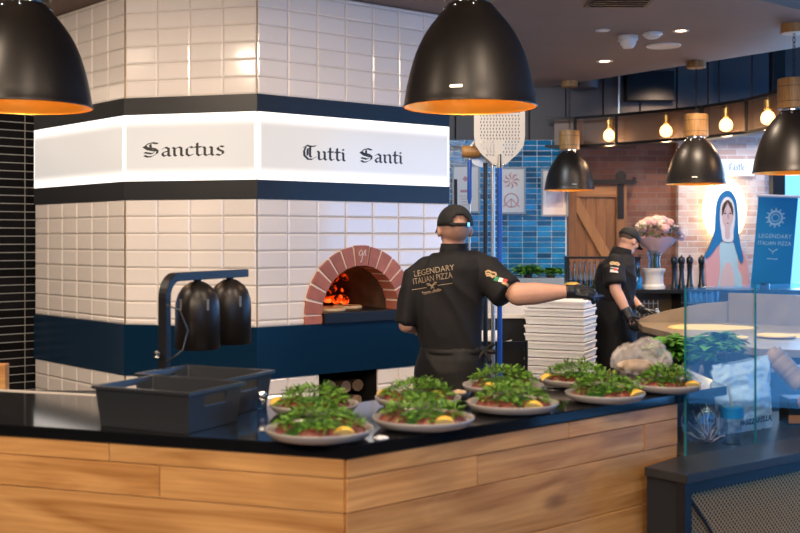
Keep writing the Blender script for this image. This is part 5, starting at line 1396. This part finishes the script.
# blue tub with wooden stick
q = gp(731, .06); t = thing('sauce_tub', 'blue lidded tub with a wooden stick, behind the glass screen', 'tub', (q.x, q.y, ZK))
m_ = MB(); m_.lathe([(.001,0),(.036,0),(.042,.10),(.001,.10)], n=26); m_.build('tub', 'film', t, smooth='auto', local=True)
m_ = MB(); m_.lathe([(.001,.098),(.046,.098),(.046,.135),(.042,.14),(.001,.14)], n=26); m_.build('lid', 'plain_blue', t, smooth='auto', local=True)
m_ = MB(); m_.tube([(.004,0,.138),(-.012,0,.225)], .005, 6); m_.build('wooden_stick', 'dough', t, smooth='auto', local=True)
# cone of nested wafer cups and its box
q = W(793, 400, 4.55); t = thing('orange_box', 'orange and black patterned box at the right edge of the cabinet', 'box', (q.x, 4.55, ZK))
m_ = MB(); zt_ = W(0,397,4.55).z; m_.box(*lbox(q.x-.035, q.x+.13, ZK+.001, zt_, 4.5, 4.62)); m_.build('box', 'stone_dark', t, bevel=.003)
m_ = MB(); m_.box(*lbox(q.x-.036, q.x+.13, ZK+.012, ZK+.045, 4.498, 4.5)); pts = [Vector((q.x+.05+.045*math.cos(a0), 4.497, ZK+.10+.035*math.sin(a0))) for a0 in [2*PI*i/24 for i in range(25)]]; m_.tube(pts, .006, 6, cap=False); m_.build('orange_print', 'orange', t)
q2 = Vector((q.x, 4.58, zt_)); t = thing('wafer_cups', 'leaning stack of nested brown paper cups on the orange box', 'cups', q2)
tip = W(777, 362, 4.64); dirv = (tip-(q2+Vector((.05,0,.03)))).normalized(); R3 = dirv.to_track_quat('Z','Y').to_matrix()
m_ = MB(); 
for i in range(14):
    c_ = q2+Vector((.05,0,.045))+dirv*.0125*i; m_.lathe([(.038,0),(.043,.012),(.045,.0125),(.040,.0)], c=c_, n=26, mtx=R3)
m_.lathe([(.036,0),(.030,.19),(.001,.195)], c=q2+Vector((.05,0,.045)), n=20, mtx=R3)
m_.build('nested_cups', 'basket', t, smooth='auto')
# dark bottle behind screen
q = W(712.5, 372, 4.75); t = thing('sauce_bottle', 'dark squat bottle behind the screen in front of the basil', 'bottle', (q.x, 4.58, ZK))
zt_ = W(0,352,4.58).z; hh = zt_-ZK; m_ = MB(); m_.lathe([(.001,0),(.028,0),(.03,.01),(.028,hh*.5),(.014,hh*.75),(.014,hh*.9),(.001,hh*.9)], n=20); m_.build('bottle', 'wineblack', t, smooth='auto', local=True)
m_ = MB(); m_.lathe([(.016,hh*.88),(.03,hh*.90),(.032,hh*.98),(.001,hh)], n=20); m_.build('cap', 'wineblack', t, smooth='auto', local=True)
# ================================================================== PEOPLE
def add_tf(mb, loc, Mx): mb.add([Mx@p for p in loc.v], loc.f)
def head_local():
    h = MB()
    h.sphere((0,-.012,.014), (.075,.094,.084), 20, 14)          # cranium
    h.sphere((0,.018,-.030), (.062,.072,.075), 18, 12)          # face
    h.capsule((-.028,.045,-.085),(.028,.045,-.085),.026,.026)   # jaw
    h.sphere((0,.068,-.092), (.022,.018,.018), 12, 8)           # chin
    h.capsule((0,.088,-.005),(0,.104,-.034),.008,.012)          # nose
    h.sphere((.010,.094,-.038), .008, 8, 6); h.sphere((-.010,.094,-.038), .008, 8, 6)
    h.capsule((-.032,.078,.016),(.032,.078,.016),.012,.012)     # brow
    h.capsule((-.016,.086,-.060),(.016,.086,-.060),.007,.007); h.capsule((-.013,.084,-.069),(.013,.084,-.069),.007,.007)  # lips
    for s in (-1,1):
        h.sphere((s*.046,.062,-.020), (.020,.018,.020), 10, 8)
        h.sphere((s*.078,-.004,-.012), (.010,.019,.031), 12, 8, Matrix.Rotation(s*.25,3,'Z'))
        h.sphere((s*.079,.0,-.034), (.007,.011,.012), 8, 6)
    return h
def cap_parts(parent, Mx, strap):
    # dome with an arched gap over the strap at the back
    n, m = 40, 10; vs = []; fs = []; rx, ry, rz_ = .084, .107, .101
    for i in range(m+1):
        t = (PI/2-.03)*i/m
        for j in range(n):
            a = 2*PI*j/n; vs.append(Vector((rx*math.cos(t)*math.cos(a), -.012+ry*math.cos(t)*math.sin(a), .012+rz_*math.sin(t)**.9)))
    for i in range(m):
        for j in range(n):
            a = 2*PI*(j+.5)/n+PI/2; da = ((a+PI) % (2*PI))-PI      # angle from the back
            if strap and i < 3 and abs(da) < .50*math.sqrt(max(0,1-(i/3)**2))+.02: continue
            fs.append((i*n+j, i*n+(j+1)%n, (i+1)*n+(j+1)%n, (i+1)*n+j))
    fs.append(tuple(m*n+j for j in range(n)))
    t = thing_part('cap', 'cap', parent, Mx, vs, fs, .004)
    b = MB(); b.sphere((0,-.012,.110), .007, 10, 6)
    bb = MB(); add_tf(bb, b, Mx); bb.build('button', 'cap', t)
    br = MB(); rows = []
    for i in range(7):
        f = i/6; row = []
        for j in range(13):
            a = -1.05+2.1*j/12; r0x, r0y = .084, .100; r1x, r1y = .088, .172
            x = (r0x+(r1x-r0x)*f)*math.sin(a); y = -.012+(r0y+(r1y-r0y)*f)*math.cos(a)
            row.append(Vector((x, y, .014-.018*f-.020*(abs(math.sin(a))**2)*f-.0)))
        rows.append(row)
    b2 = MB(); b2.rings(rows, cap=False, closed=False)
    thing_part('brim', 'cap', parent, Mx, b2.v, b2.f, .004, t)
    if strap:
        st = MB(); pts = []
        for j in range(11):
            a = -PI/2-.62+1.24*j/10; pts.append([Vector((.0885*math.cos(a), -.012+.1095*math.sin(a), z)) for z in (.006,.022)])
        st.rings(pts, cap=False, closed=False); thing_part('strap', 'cap', parent, Mx, st.v, st.f, .003, t)
        bk = MB(); a = -PI/2+.42; bk.box((.090*math.cos(a), -.012+.1125*math.sin(a), .014), (.014,.006,.018), rz=a+PI/2); q = MB(); add_tf(q, bk, Mx); q.build('buckle', 'chrome', t)
    return t
def thing_part(name, m, root, Mx, vs, fs, th, parent=None):
    mb = MB(); mb.add([Mx@Vector(p) for p in vs], fs)
    if parent is not None and parent is not root:
        o = mb.build(name, m, parent, smooth=True)
    else: o = mb.build(name, m, root, smooth=True)
    md = o.modifiers.new('s','SOLIDIFY'); md.thickness = th; md.offset = 0; bake(o)
    o.data.polygons.foreach_set('use_smooth', [True]*len(o.data.polygons)); o.data.materials.clear(); o.data.materials.append(M[m]); return o
def hand_mb(mb, wrist, d, pn, thumb, curl=(.5,.6,.4), r=.0098, k=1.0, tc=.5, spread=.05):
    wrist = Vector(wrist); d = Vector(d).normalized(); pn = Vector(pn); pn = (pn-d*pn.dot(d)).normalized(); sd = d.cross(pn)*thumb
    knk = []
    for i, (off, ln) in enumerate(((.030,.088),(.010,.092),(-.010,.088),(-.029,.080))):
        a = wrist+sd*off*.55*k+d*.012; b = wrist+d*ln*k+sd*off*k
        mb.capsule(a, b, .015*k, .0115*k, 10); knk.append((b, off))
    mb.sphere(wrist+d*.045*k, (.03*k,.03*k,.016*k), 14, 10, Matrix((sd, d, pn)).transposed())
    for i, ((b, off), L) in enumerate(zip(knk, (.070,.079,.073,.058))):
        dd = (d+sd*off*spread*20*.06).normalized(); p = b; a = 0
        for s, (f, c) in enumerate(zip((.45,.31,.24), curl)):
            a += c; e = dd*math.cos(a)+pn*math.sin(a); q = p+e*L*f*k
            mb.capsule(p, q, r*k*(1-.07*s), r*k*(.94-.07*s), 10); p = q
    # thumb leaves the side of the palm near its base
    p = wrist+d*.018*k+sd*.022*k; e = (d*.72+sd*.70+pn*.20).normalized()
    for s, (L, rr) in enumerate(((.040,.0145),(.032,.0115),(.026,.0105))):
        q = p+e*L*k; mb.capsule(p, q, rr*k, rr*.9*k, 10); p = q; e = (e+(d*.5-sd*.35+pn*.45)*tc).normalized()
def project(mb, target_objs, ux, uy, origin, off=.002):
    # wrap flat artwork on the cloth it is printed on, along the artwork's own normal
    ux = Vector(ux).normalized(); uy = (Vector(uy)-ux*Vector(uy).dot(ux)).normalized(); un = ux.cross(uy).normalized(); o = Vector(origin)
    vs = []; fs = []
    for ob in target_objs:
        bpy.context.view_layer.update(); mw = ob.matrix_world; k = len(vs)
        vs += [mw@v.co for v in ob.data.vertices]; fs += [tuple(k+i for i in p.vertices) for p in ob.data.polygons]
    bv = BVHTree.FromPolygons(vs, fs); out = []
    for p in mb.v:
        st = o+ux*p.x+uy*p.y+un*.4; hit = bv.ray_cast(st, -un)
        out.append((hit[0]+un*(off+p.z*.3)) if hit[0] is not None else o+ux*p.x+uy*p.y)
    mb.v = out; return mb
def disc_poly(mb, pts):
    mb.rings([[Vector((x, y, 0)) for x, y in pts],[Vector((x, y, .0008)) for x, y in pts]])
def strokes(mb, lines, w):
    for l in lines:
        for (xa, ya), (xb, yb) in zip(l, l[1:]):
            d = Vector((xb-xa, yb-ya)); 
            if d.length < 1e-6: continue
            n_ = Vector((-d.y, d.x)).normalized()*w/2; N_ = max(1, int(d.length/.012))
            for i in range(N_):
                a = Vector((xa,ya))+d*(i/N_); b = Vector((xa,ya))+d*((i+1)/N_)
                disc_poly(mb, [(a-n_)[:], (b-n_)[:], (b+n_)[:], (a+n_)[:]])

# ------------------------------------------------------------------ chef in front of the oven
Y1 = 6.0
def c1(px, py, Y=Y1): return W(px, py, Y)
ch = thing('person', 'chef seen from behind in lettered black shirt and cap, right arm stretched out sideways', 'person', (c1(451,0).x, Y1, 0))
yaw = -.26
b = MB()
Hm = Matrix.Translation(c1(454.5,228.5))@Matrix.Rotation(math.radians(12), 4, 'Z')@Matrix.Rotation(math.radians(-2), 4, 'X')
Hm = Hm@Matrix.Scale(1.14, 4)
add_tf(b, head_local(), Hm)
b.capsule(c1(454,236), c1(453.5,256), .060, .064)
b.loft([(c1(452,260), .11,.08,yaw),(c1(450,270), .165,.10,yaw),(c1(447,290), .175,.11,yaw),(c1(449,325), .15,.105,yaw),(c1(452,350), .15,.105,yaw),(c1(453,372), .165,.115,yaw)])
def limb(mb, pts, rs): 
    for (p, q), (r0, r1) in zip(zip(pts, pts[1:]), zip(rs, rs[1:])): mb.capsule(p, q, r0, r1)
ls, le, lw = c1(420,274), c1(406,325,5.97), c1(420,330,6.24)
limb(b, [c1(440,270), ls, le, lw], [.06,.048,.042,.028])
rs_, re, rw = c1(486,269), c1(518,294.5,5.86), c1(569,291.5,5.84)
limb(b, [c1(462,264), rs_, re], [.07,.062,.055]); limb(b, [re, re.lerp(rw,.35), rw], [.062,.060,.033])
hp_l, hp_r = c1(441,372), c1(466,372,6.03)
for hpp, kx, fx in ((hp_l, 438, 436), (hp_r, 468, 470)):
    kn_ = Vector((W(kx,0,6.03).x, 6.04, .50)); an = Vector((W(fx,0,6.0).x, 6.0, .09))
    limb(b, [hpp, kn_, an], [.088,.060,.042]); b.capsule(an-Vector((0,.02,.03)), an+Vector((.03,.15,-.045)), .042, .034)
hand_mb(b, lw, (.1,1,.0), (0,0,-1), -1, r=.0092)
hand_mb(b, rw+Vector((.004,0,0)), (1,.05,-.04), (0,.6,-.8), 1, r=.008, k=.93)
body = blob(b, 'body', 'skin', ch, .0085, 3)
# shirt
s = MB()
s.loft([(c1(453.5,252), .070,.066,yaw),(c1(452.5,256), .118,.092,yaw),(c1(451.5,261), .158,.108,yaw),(c1(449,268), .195,.125,yaw),(c1(446.5,282), .212,.130,yaw),(c1(446.5,300), .197,.130,yaw),
        (c1(448,318), .186,.128,yaw),(c1(450.5,334), .174,.124,yaw),(c1(452.5,346), .165,.120,yaw),(c1(453,352), .166,.122,yaw)])
s.capsule(c1(427,268), c1(417.5,277), .068,.068); s.frus(c1(417,274), c1(404.5,324,5.97), .066,.056)
s.capsule(c1(474,266), c1(488,274,5.97), .085,.088); s.frus(c1(484,272,5.98), c1(508,293.5,5.88), .094,.088)
shirt = blob(s, 'shirt', 'shirt', ch, .0085, 4, .012, 7)
col = MB(); rings_ = []
for z, r_, sx in ((258,.082,0),(250,.077,.6),(243.5,.072,.9),(243.5,.067,.9),(250,.070,.6),(256,.074,0)):
    cc = c1(453.2+sx, z); rings_.append([cc+Vector((r_*math.cos(a), r_*.98*math.sin(a), 0)) for a in [2*PI*j/28 for j in range(28)]])
col.rings(rings_, cap=False); col.build('collar', 'shirt', shirt if False else ch, smooth=True)
# hem openings of the sleeves
# apron: waist tie and skirt, trousers, shoes
a = MB()
a.loft([(c1(453,347), .170,.126,yaw),(c1(453,353), .176,.132,yaw),(c1(453,358), .186,.138,yaw),(c1(452.5,368), .199,.142,yaw),(c1(452,390), .205,.145,yaw),(c1(452,430), .21,.15,yaw)])
ap = blob(a, 'apron', 'apron', ch, .009, 3, .011, 6)
a = MB(); a.loft([(c1(453,347.5), .1745,.1305,yaw),(c1(453,348), .178,.134,yaw),(c1(453,352.5), .182,.138,yaw),(c1(453,353), .1785,.1345,yaw)]); a.build('apron_tie', 'apron', ap if False else ch, smooth=True)
a = MB(); q = c1(484,350,5.90)
for dx, dz in ((.05,-.01),(.03,-.06),(-.03,-.05),(.045,.03)): a.capsule(q, q+Vector((dx,-.01,dz)), .010, .014, 8)
blob(a, 'apron_bow', 'apron', ch, .005, 1)
a = MB(); 
for hpp, kx, fx in ((hp_l, 438, 436), (hp_r, 468, 470)):
    kn_ = Vector((W(kx,0,6.03).x, 6.04, .50)); an = Vector((W(fx,0,6.0).x, 6.0, .10)); limb(a, [hpp, kn_], [.104,.078]); a.frus(kn_, an, .078, .064)
blob(a, 'trousers', 'apron', ch, .01, 3, .006, 8)
for fx in (436, 470):
    a = MB(); an = Vector((W(fx,0,6.0).x, 6.0, .05)); a.capsule(an-Vector((0,.03,0)), an+Vector((.03,.17,-.01)), .048,.042); a.box(an+Vector((.014,.07,-.04)), (.085,.27,.02), rz=-.15)
    blob(a, 'shoe', 'black_plastic', ch, .006, 2)
cap_parts(ch, Hm, True)
# glove on the stretched hand
g = MB(); gw = rw
hand_mb(g, gw+Vector((.004,0,0)), (1,.05,-.04), (0,.6,-.8), 1, curl=(.42,.55,.4), r=.0125, k=1.10)
g.frus(gw-Vector((.018,0,0)), gw+Vector((.03,0,0)), .037,.034)
blob(g, 'glove', 'glove', ch, .004, 2, .0015, 60)
# what the hand holds
hb = rw+Vector((.140,.012,-.030)); t = thing('dough_scraper', 'dark blue dough scraper held in the gloved outstretched hand', 'scraper', hb)
m_ = MB(); m_.box(hb, (.085,.05,.018), mtx=Matrix.Rotation(-.15,3,'Y')); m_.build('grip', 'navy_plastic', t, bevel=.007)
m_ = MB(); m_.box(hb+Vector((.0,.045,-.008)), (.105,.06,.003), mtx=Matrix.Rotation(-.15,3,'Y')); m_.build('blade', 'navy_plastic', t)
# printing on the shirt
th = math.atan(.135); nb_ = Vector((-.12,-1,.12)).normalized()
ux = Vector((math.cos(th),0,math.sin(th))); ux = (ux-nb_*ux.dot(nb_)).normalized(); uy = nb_.cross(ux)
def printed(mb, px, py, m, name='shirt_lettering'):
    o = c1(px, py, 5.87); project(mb, [shirt], ux, uy, o); return mb.build(name, m, shirt if False else ch)
for tx, px, py, wd in (('LEGENDARY', 433.3, 270.4, .222), ('ITALIAN PIZZA', 432.0, 278.2, .216)):
    m_ = text_mb(tx, .046, bold=-.0002); mw = max(p.x for p in m_.v)-min(p.x for p in m_.v); k_ = wd/mw
    for p in m_.v: p.x *= k_
    printed(m_, px, py, 'gold_print')
m_ = MB(); strokes(m_, [[(-.112,0),(-.032,0)],[(.032,0),(.112,0)]], .0035)
strokes(m_, [[(0,.004),(.018,.020),(.030,.016)],[(0,.004),(-.018,.020),(-.030,.016)],[(0,-.002),(.014,.012),(.024,.008)],[(0,-.002),(-.014,.012),(-.024,.008)],[(-.008,-.010),(0,-.002),(.008,-.010)]], .0055)
printed(m_, 431.8, 286.2, 'gold_print', 'shirt_emblem')
m_ = MB(); ln = []; x = -.052
for i in range(13):
    if i == 6: x += .010; continue
    h_ = .012 if i in (0, 8, 10, 11) else .006; ln.append([(x,0),(x+.003,h_),(x+.005,0),(x+.008,.004)]); x += .0082
strokes(m_, ln, .0026); strokes(m_, [[(-.045,-.0055),(.05,-.003)]], .0018); printed(m_, 431, 291.6, 'gold_print', 'shirt_script')
# sleeve badge: gold crest over a small tricolour
M['flag_green'] = mat('flag_green', (.02,.25,.10), .6); M['flag_red'] = mat('flag_red', (.55,.04,.04), .6); M['flag_white'] = mat('flag_white', (.7,.68,.65), .6)
M['gold_badge'] = mat('gold_badge', (.50,.33,.16), .5)
un_ = Vector((.15,-1,.35)).normalized(); uxs = Vector((.88,.0,-.42)); 
def sleeve(mb, px, py, m, name): 
    o = c1(px, py, 5.8); uy_ = un_.cross((uxs-un_*uxs.dot(un_)).normalized()); project(mb, [shirt], uxs, uy_, o, .0025); mb.build(name, m, ch)
m_ = MB(); strokes(m_, [[(-.03,.0),(-.02,.014),(.0,.010),(.02,.016),(.03,.002)],[(-.026,-.008),(-.008,.0),(.01,-.006),(.028,-.004)],[(-.018,-.016),(.0,-.008),(.02,-.014)]], .009); sleeve(m_, 493.5, 270.5, 'gold_badge', 'sleeve_crest')
for i, mm in enumerate(('flag_green','flag_white','flag_red')):
    m_ = MB(); x = -.033+.022*i; strokes(m_, [[(x+.002,0),(x+.022,0)]], .026); sleeve(m_, 502, 278, mm, 'sleeve_badge')
m_ = MB(); strokes(m_, [[(-.02,-.004),(.02,-.004)]], .014); sleeve(m_, 506.5, 282.5, 'gold_badge', 'sleeve_badge')

# ------------------------------------------------------------------ chef at the marble table
Y2 = 9.75
def c2(px, py, Y=Y2): return W(px, py, Y)
cb = thing('person', 'chef bent over the marble table in black cap and gloves, seen from the side', 'person', (c2(614,0).x, Y2, 0))
yaw2 = math.radians(-68)
b = MB()
H2 = Matrix.Translation(c2(629.5,240.5))@Matrix.Rotation(math.radians(-62), 4, 'Z')@Matrix.Rotation(math.radians(-30), 4, 'X')
add_tf(b, head_local(), H2)
b.capsule(c2(626.5,243), c2(619,260), .060,.068)
b.loft([(c2(618,260), .12,.09,yaw2),(c2(616,268), .17,.115,yaw2),(c2(615,285), .165,.125,yaw2),(c2(614.5,300), .155,.12,yaw2),(c2(614,315), .165,.13,yaw2)])
ns, ne, nw = c2(613,267,9.58), c2(615.5,290,9.50), c2(629,316,9.42)
limb(b, [c2(616,264), ns, ne], [.07,.062,.050]); limb(b, [ne, ne.lerp(nw,.3), nw], [.050,.050,.034])
fs_, fe, fw = c2(624,266,9.95), c2(629,296,9.90), c2(642,309.5,9.55)
limb(b, [c2(620,264), fs_, fe, fw], [.07,.058,.046,.030])
for dx, dy in ((-.03,-.09),(.05,.10)):
    h0 = c2(614,314)+Vector((0,dy,0)); kn_ = Vector((h0.x+.04+dx*.3, h0.y, .50)); an = Vector((h0.x-.02+dx, h0.y, .09))
    limb(b, [h0, kn_, an], [.095,.064,.045]); b.capsule(an-Vector((.03,0,.03)), an+Vector((.15,0,-.045)), .042,.034)
hand_mb(b, nw, (.42,.05,-.9), (.3,1,.2), 1, r=.0085, k=.95); hand_mb(b, fw, (1,-.1,-.15), (0,-.1,-1), -1, r=.0085, k=.95)
blob(b, 'body', 'skin', cb, .010, 3)
s = MB()
s.loft([(c2(622,254), .085,.075,yaw2),(c2(620.5,258), .13,.10,yaw2),(c2(617,265), .19,.13,yaw2),(c2(615.5,278), .20,.155,yaw2),(c2(615.5,290), .185,.155,yaw2),(c2(615,300), .172,.15,yaw2),(c2(614.5,305), .175,.152,yaw2)])
s.capsule(c2(614.5,264,9.62), c2(613,271,9.58), .085,.09); s.frus(c2(613,269,9.58), c2(615,285,9.51), .095,.090)
s.capsule(c2(623,264,9.9), c2(625,270,9.95), .08,.08); s.frus(c2(625,270,9.95), c2(628,288,9.91), .08,.075)
sh2 = blob(s, 'shirt', 'shirt', cb, .010, 4, .010, 7)
a = MB(); rings_ = []
for py, px, r_ in ((258,619.8,.098),(251,622,.088),(248,623.2,.082),(248,623.2,.076),(252,621.8,.08)):
    cc = c2(px, py); rings_.append([cc+Vector((r_*math.cos(t), r_*math.sin(t), -.25*r_*math.cos(t))) for t in [2*PI*j/28 for j in range(28)]])
a.rings(rings_, cap=False); a.build('collar', 'shirt', cb, smooth=True)
a = MB(); a.loft([(c2(614.5,299), .180,.158,yaw2),(c2(614.3,304), .188,.164,yaw2),(c2(614,318), .198,.172,yaw2),(c2(614.5,335), .195,.17,yaw2),(c2(615,372), .20,.175,yaw2)])
blob(a, 'apron', 'apron', cb, .011, 3, .010, 6)
a = MB(); 
for dx, dy in ((-.03,-.09),(.05,.10)):
    h0 = c2(614,314)+Vector((0,dy,0)); kn_ = Vector((h0.x+.04+dx*.3, h0.y, .50)); an = Vector((h0.x-.02+dx, h0.y, .10)); limb(a, [h0, kn_], [.105,.08]); a.frus(kn_, an, .08,.065)
blob(a, 'trousers', 'apron', cb, .011, 3, .006, 8)
for dx, dy in ((-.03,-.09),(.05,.10)):
    h0 = c2(614,314)+Vector((0,dy,0)); an = Vector((h0.x-.02+dx, h0.y, .05)); a = MB(); a.capsule(an-Vector((.03,0,0)), an+Vector((.17,0,-.01)), .048,.042); a.box(an+Vector((.07,0,-.04)), (.27,.085,.02)); blob(a, 'shoe', 'black_plastic', cb, .007, 2)
cap_parts(cb, H2, False)
a = MB(); hh = MB(); hh.sphere((0,-.022,.022), (.0785,.094,.072), 20, 12); add_tf(a, hh, H2); a.build('short_hair', 'hair', cb, smooth=True)
g = MB(); hand_mb(g, nw+Vector((.0,0,.01)), (.42,.05,-.9), (.3,1,.2), 1, curl=(.3,.35,.3), r=.0125, k=1.08); d_ = (nw-ne).normalized(); g.frus(nw-d_*.07, nw+d_*.03, .046,.038); blob(g, 'glove', 'glove', cb, .005, 2, .0015, 50)
g = MB(); hand_mb(g, fw, (1,-.1,-.15), (0,-.1,-1), -1, curl=(.6,.6,.4), r=.0125, k=1.05); d_ = (fw-fe).normalized(); g.frus(fw-d_*.03, fw+d_*.03, .038,.036); blob(g, 'glove', 'glove', cb, .005, 2, .0015, 50)
hb = fw+Vector((.125,-.02,-.03)); m_ = MB(); m_.sphere(hb, (.028,.024,.030), 16, 12); m_.sphere(hb+Vector((0,0,.03)), (.016,.016,.012), 12, 8); tag(m_.build('grey_knob', 'frame', smooth=True), 'small grey round tool in the far glove of the bending chef', 'tool')
unb = Vector((-.1,-1,.15)).normalized()
def sl2(mb, px, py, m, name):
    ux_ = Vector((1,0,-.15)); ux_ = (ux_-unb*ux_.dot(unb)).normalized(); project(mb, [sh2], ux_, unb.cross(ux_), c2(px, py, 9.4), .003); mb.build(name, m, cb)
m_ = MB(); strokes(m_, [[(-.04,-.008),(-.025,.014),(.0,.008),(.025,.014),(.042,-.006)],[(-.035,-.012),(.0,-.002),(.035,-.012)]], .015); sl2(m_, 616, 262, 'gold_badge', 'sleeve_crest')
m_ = MB(); strokes(m_, [[(-.038,0),(.03,0)]], .045); sl2(m_, 615.5, 269, 'flag_white', 'sleeve_badge')
m_ = MB(); strokes(m_, [[(-.008,.006),(.024,.006)]], .022); sl2(m_, 615.5, 269, 'flag_red', 'sleeve_badge')
# yellow bowl beyond the outstretched hand
q = W(577,0,11.2); t = thing('yellow_bowl', 'upturned yellow bowl on the back bar behind the outstretched glove', 'bowl', (q.x, 11.5, ZBAR))
m_ = MB(); m_.lathe([(.10,0),(.098,.02),(.085,.05),(.05,.07),(.001,.075)], n=24); m_.build('bowl', 'yellow', t, smooth=True, local=True)

# ================================================================== LIGHT
w = bpy.data.worlds.new('sky'); scn.world = w; w.use_nodes = True
bg = w.node_tree.nodes['Background']; bg.inputs[0].default_value = (.16,.45,1,1); bg.inputs[1].default_value = 2.0
def area(name, loc, size, rot, e, col):
    l = bpy.data.lights.new(name, 'AREA'); l.shape = 'RECTANGLE'; l.size, l.size_y = size; l.energy = e; l.color = col
    o = bpy.data.objects.new(name, l); COL.objects.link(o); o.location = loc; o.rotation_euler = rot; return o
def spot(name, loc, e, col, ang=100, soft=.08, tgt=None):
    l = bpy.data.lights.new(name, 'SPOT'); l.energy = e; l.color = col; l.spot_size = math.radians(ang); l.spot_blend = .7; l.shadow_soft_size = soft
    o = bpy.data.objects.new(name, l); COL.objects.link(o); o.location = loc
    if tgt is not None: o.rotation_euler = (Vector(tgt)-Vector(loc)).to_track_quat('-Z','Y').to_euler()
    return o
# daylight coming in through the window front on the right and the bay at the back
for (a_, b_), k_ in zip(WINS, (8, 12, 9)): area('window_daylight', (XR-.1, (a_+b_)/2, 1.62), (3.1, (b_-a_)-.1), (0, math.radians(90), 0), k_*(b_-a_)*2.7, (.10,.42,1))
area('window_daylight', (3.85, -4.45, 1.8), (5.1, 2.6), (math.radians(90), 0, 0), 3.5*13, (.14,.46,1))
area('bay_daylight', (6.3, YK-.15, 1.9), (2.6, 2.2), (math.radians(-90), 0, 0), 160, (.45,.68,1))
WARM = (1,.80,.60)
# unseen fill spots at ceiling height, added to brighten counter, tiles and tables
for x, y, e, tx, ty in ((-2.6,3.4,130,-1.8,5.6),(-.9,-1.2,230,-.5,3.0),(1.0,-1.2,150,.7,3.6),(2.2,2.0,75,1.3,3.6),(-2.6,-.6,380,-1.6,3.1),(-.4,2.3,110,-.4,3.4),(.9,2.9,90,.8,3.9),(-.6,5.0,135,-.5,7.6),(.9,5.6,85,.5,7.4),(-2.8,5.6,260,-2.9,8.6),(-5,2,90,-4,4),(-3.8,6.4,150,-4.2,9),
                        (2.6,7.4,330,2.6,8.3),(3.0,10.6,200,3.0,11.6)):
    spot('downlight_and_fill', (x, y, ZC-.02), e, WARM, 125, .22, (tx, ty, .4))
for px, py in ((681,30.5),(604.5,61)):
    c_ = onceil(px, py); spot('downlight_and_fill', (c_.x, c_.y, ZC-.02), 120, WARM, 110, .06, (c_.x, c_.y, 0))
spot('brick_spot', (3.2, 12.6, 3.4), 90, (1,.70,.48), 110, .08, (2.9, 14, 1.2)); spot('brick_spot', (4.4, 12.4, 3.3), 90, (.95,.95,1), 110, .08, (4.3, 14, 1.6))  # spots aimed at the brick and whitewashed walls
spot('wall_fill_spot', (1.1, 11.4, 3.38), 90, (.85,.93,1), 120, .12, (1.0, 13.4, 1.7))  # added spot with no fixture, brightens the tiled wall and framed prints
l = bpy.data.lights.new('ember_light', 'POINT'); l.energy = 1.2; l.color = (1,.30,.06); l.shadow_soft_size = .08
o = bpy.data.objects.new('ember_light', l); COL.objects.link(o); o.location = fp(uc-.10, 1.24, -.45)
for P, d, n, wd_, c_ in fac:   # the sign's own LED glow on the band and tiles
    pass

# ================================================================== CAMERA
cam = bpy.data.cameras.new('camera'); co = bpy.data.objects.new('camera', cam); COL.objects.link(co)
co.location = (0,0,CZ); co.rotation_euler = (PI/2, 0, 0)
cam.sensor_width = 36; cam.lens = F/800*36; cam.shift_y = -(266.5-HY)/800; cam.clip_end = 100
cam.dof.use_dof = True; cam.dof.focus_distance = 6.6; cam.dof.aperture_fstop = 3.6
scn.camera = co
vs = scn.view_settings; vs.view_transform = 'Standard'; vs.look = 'None'; vs.exposure = .2; vs.gamma = 1; vs.use_curve_mapping = False
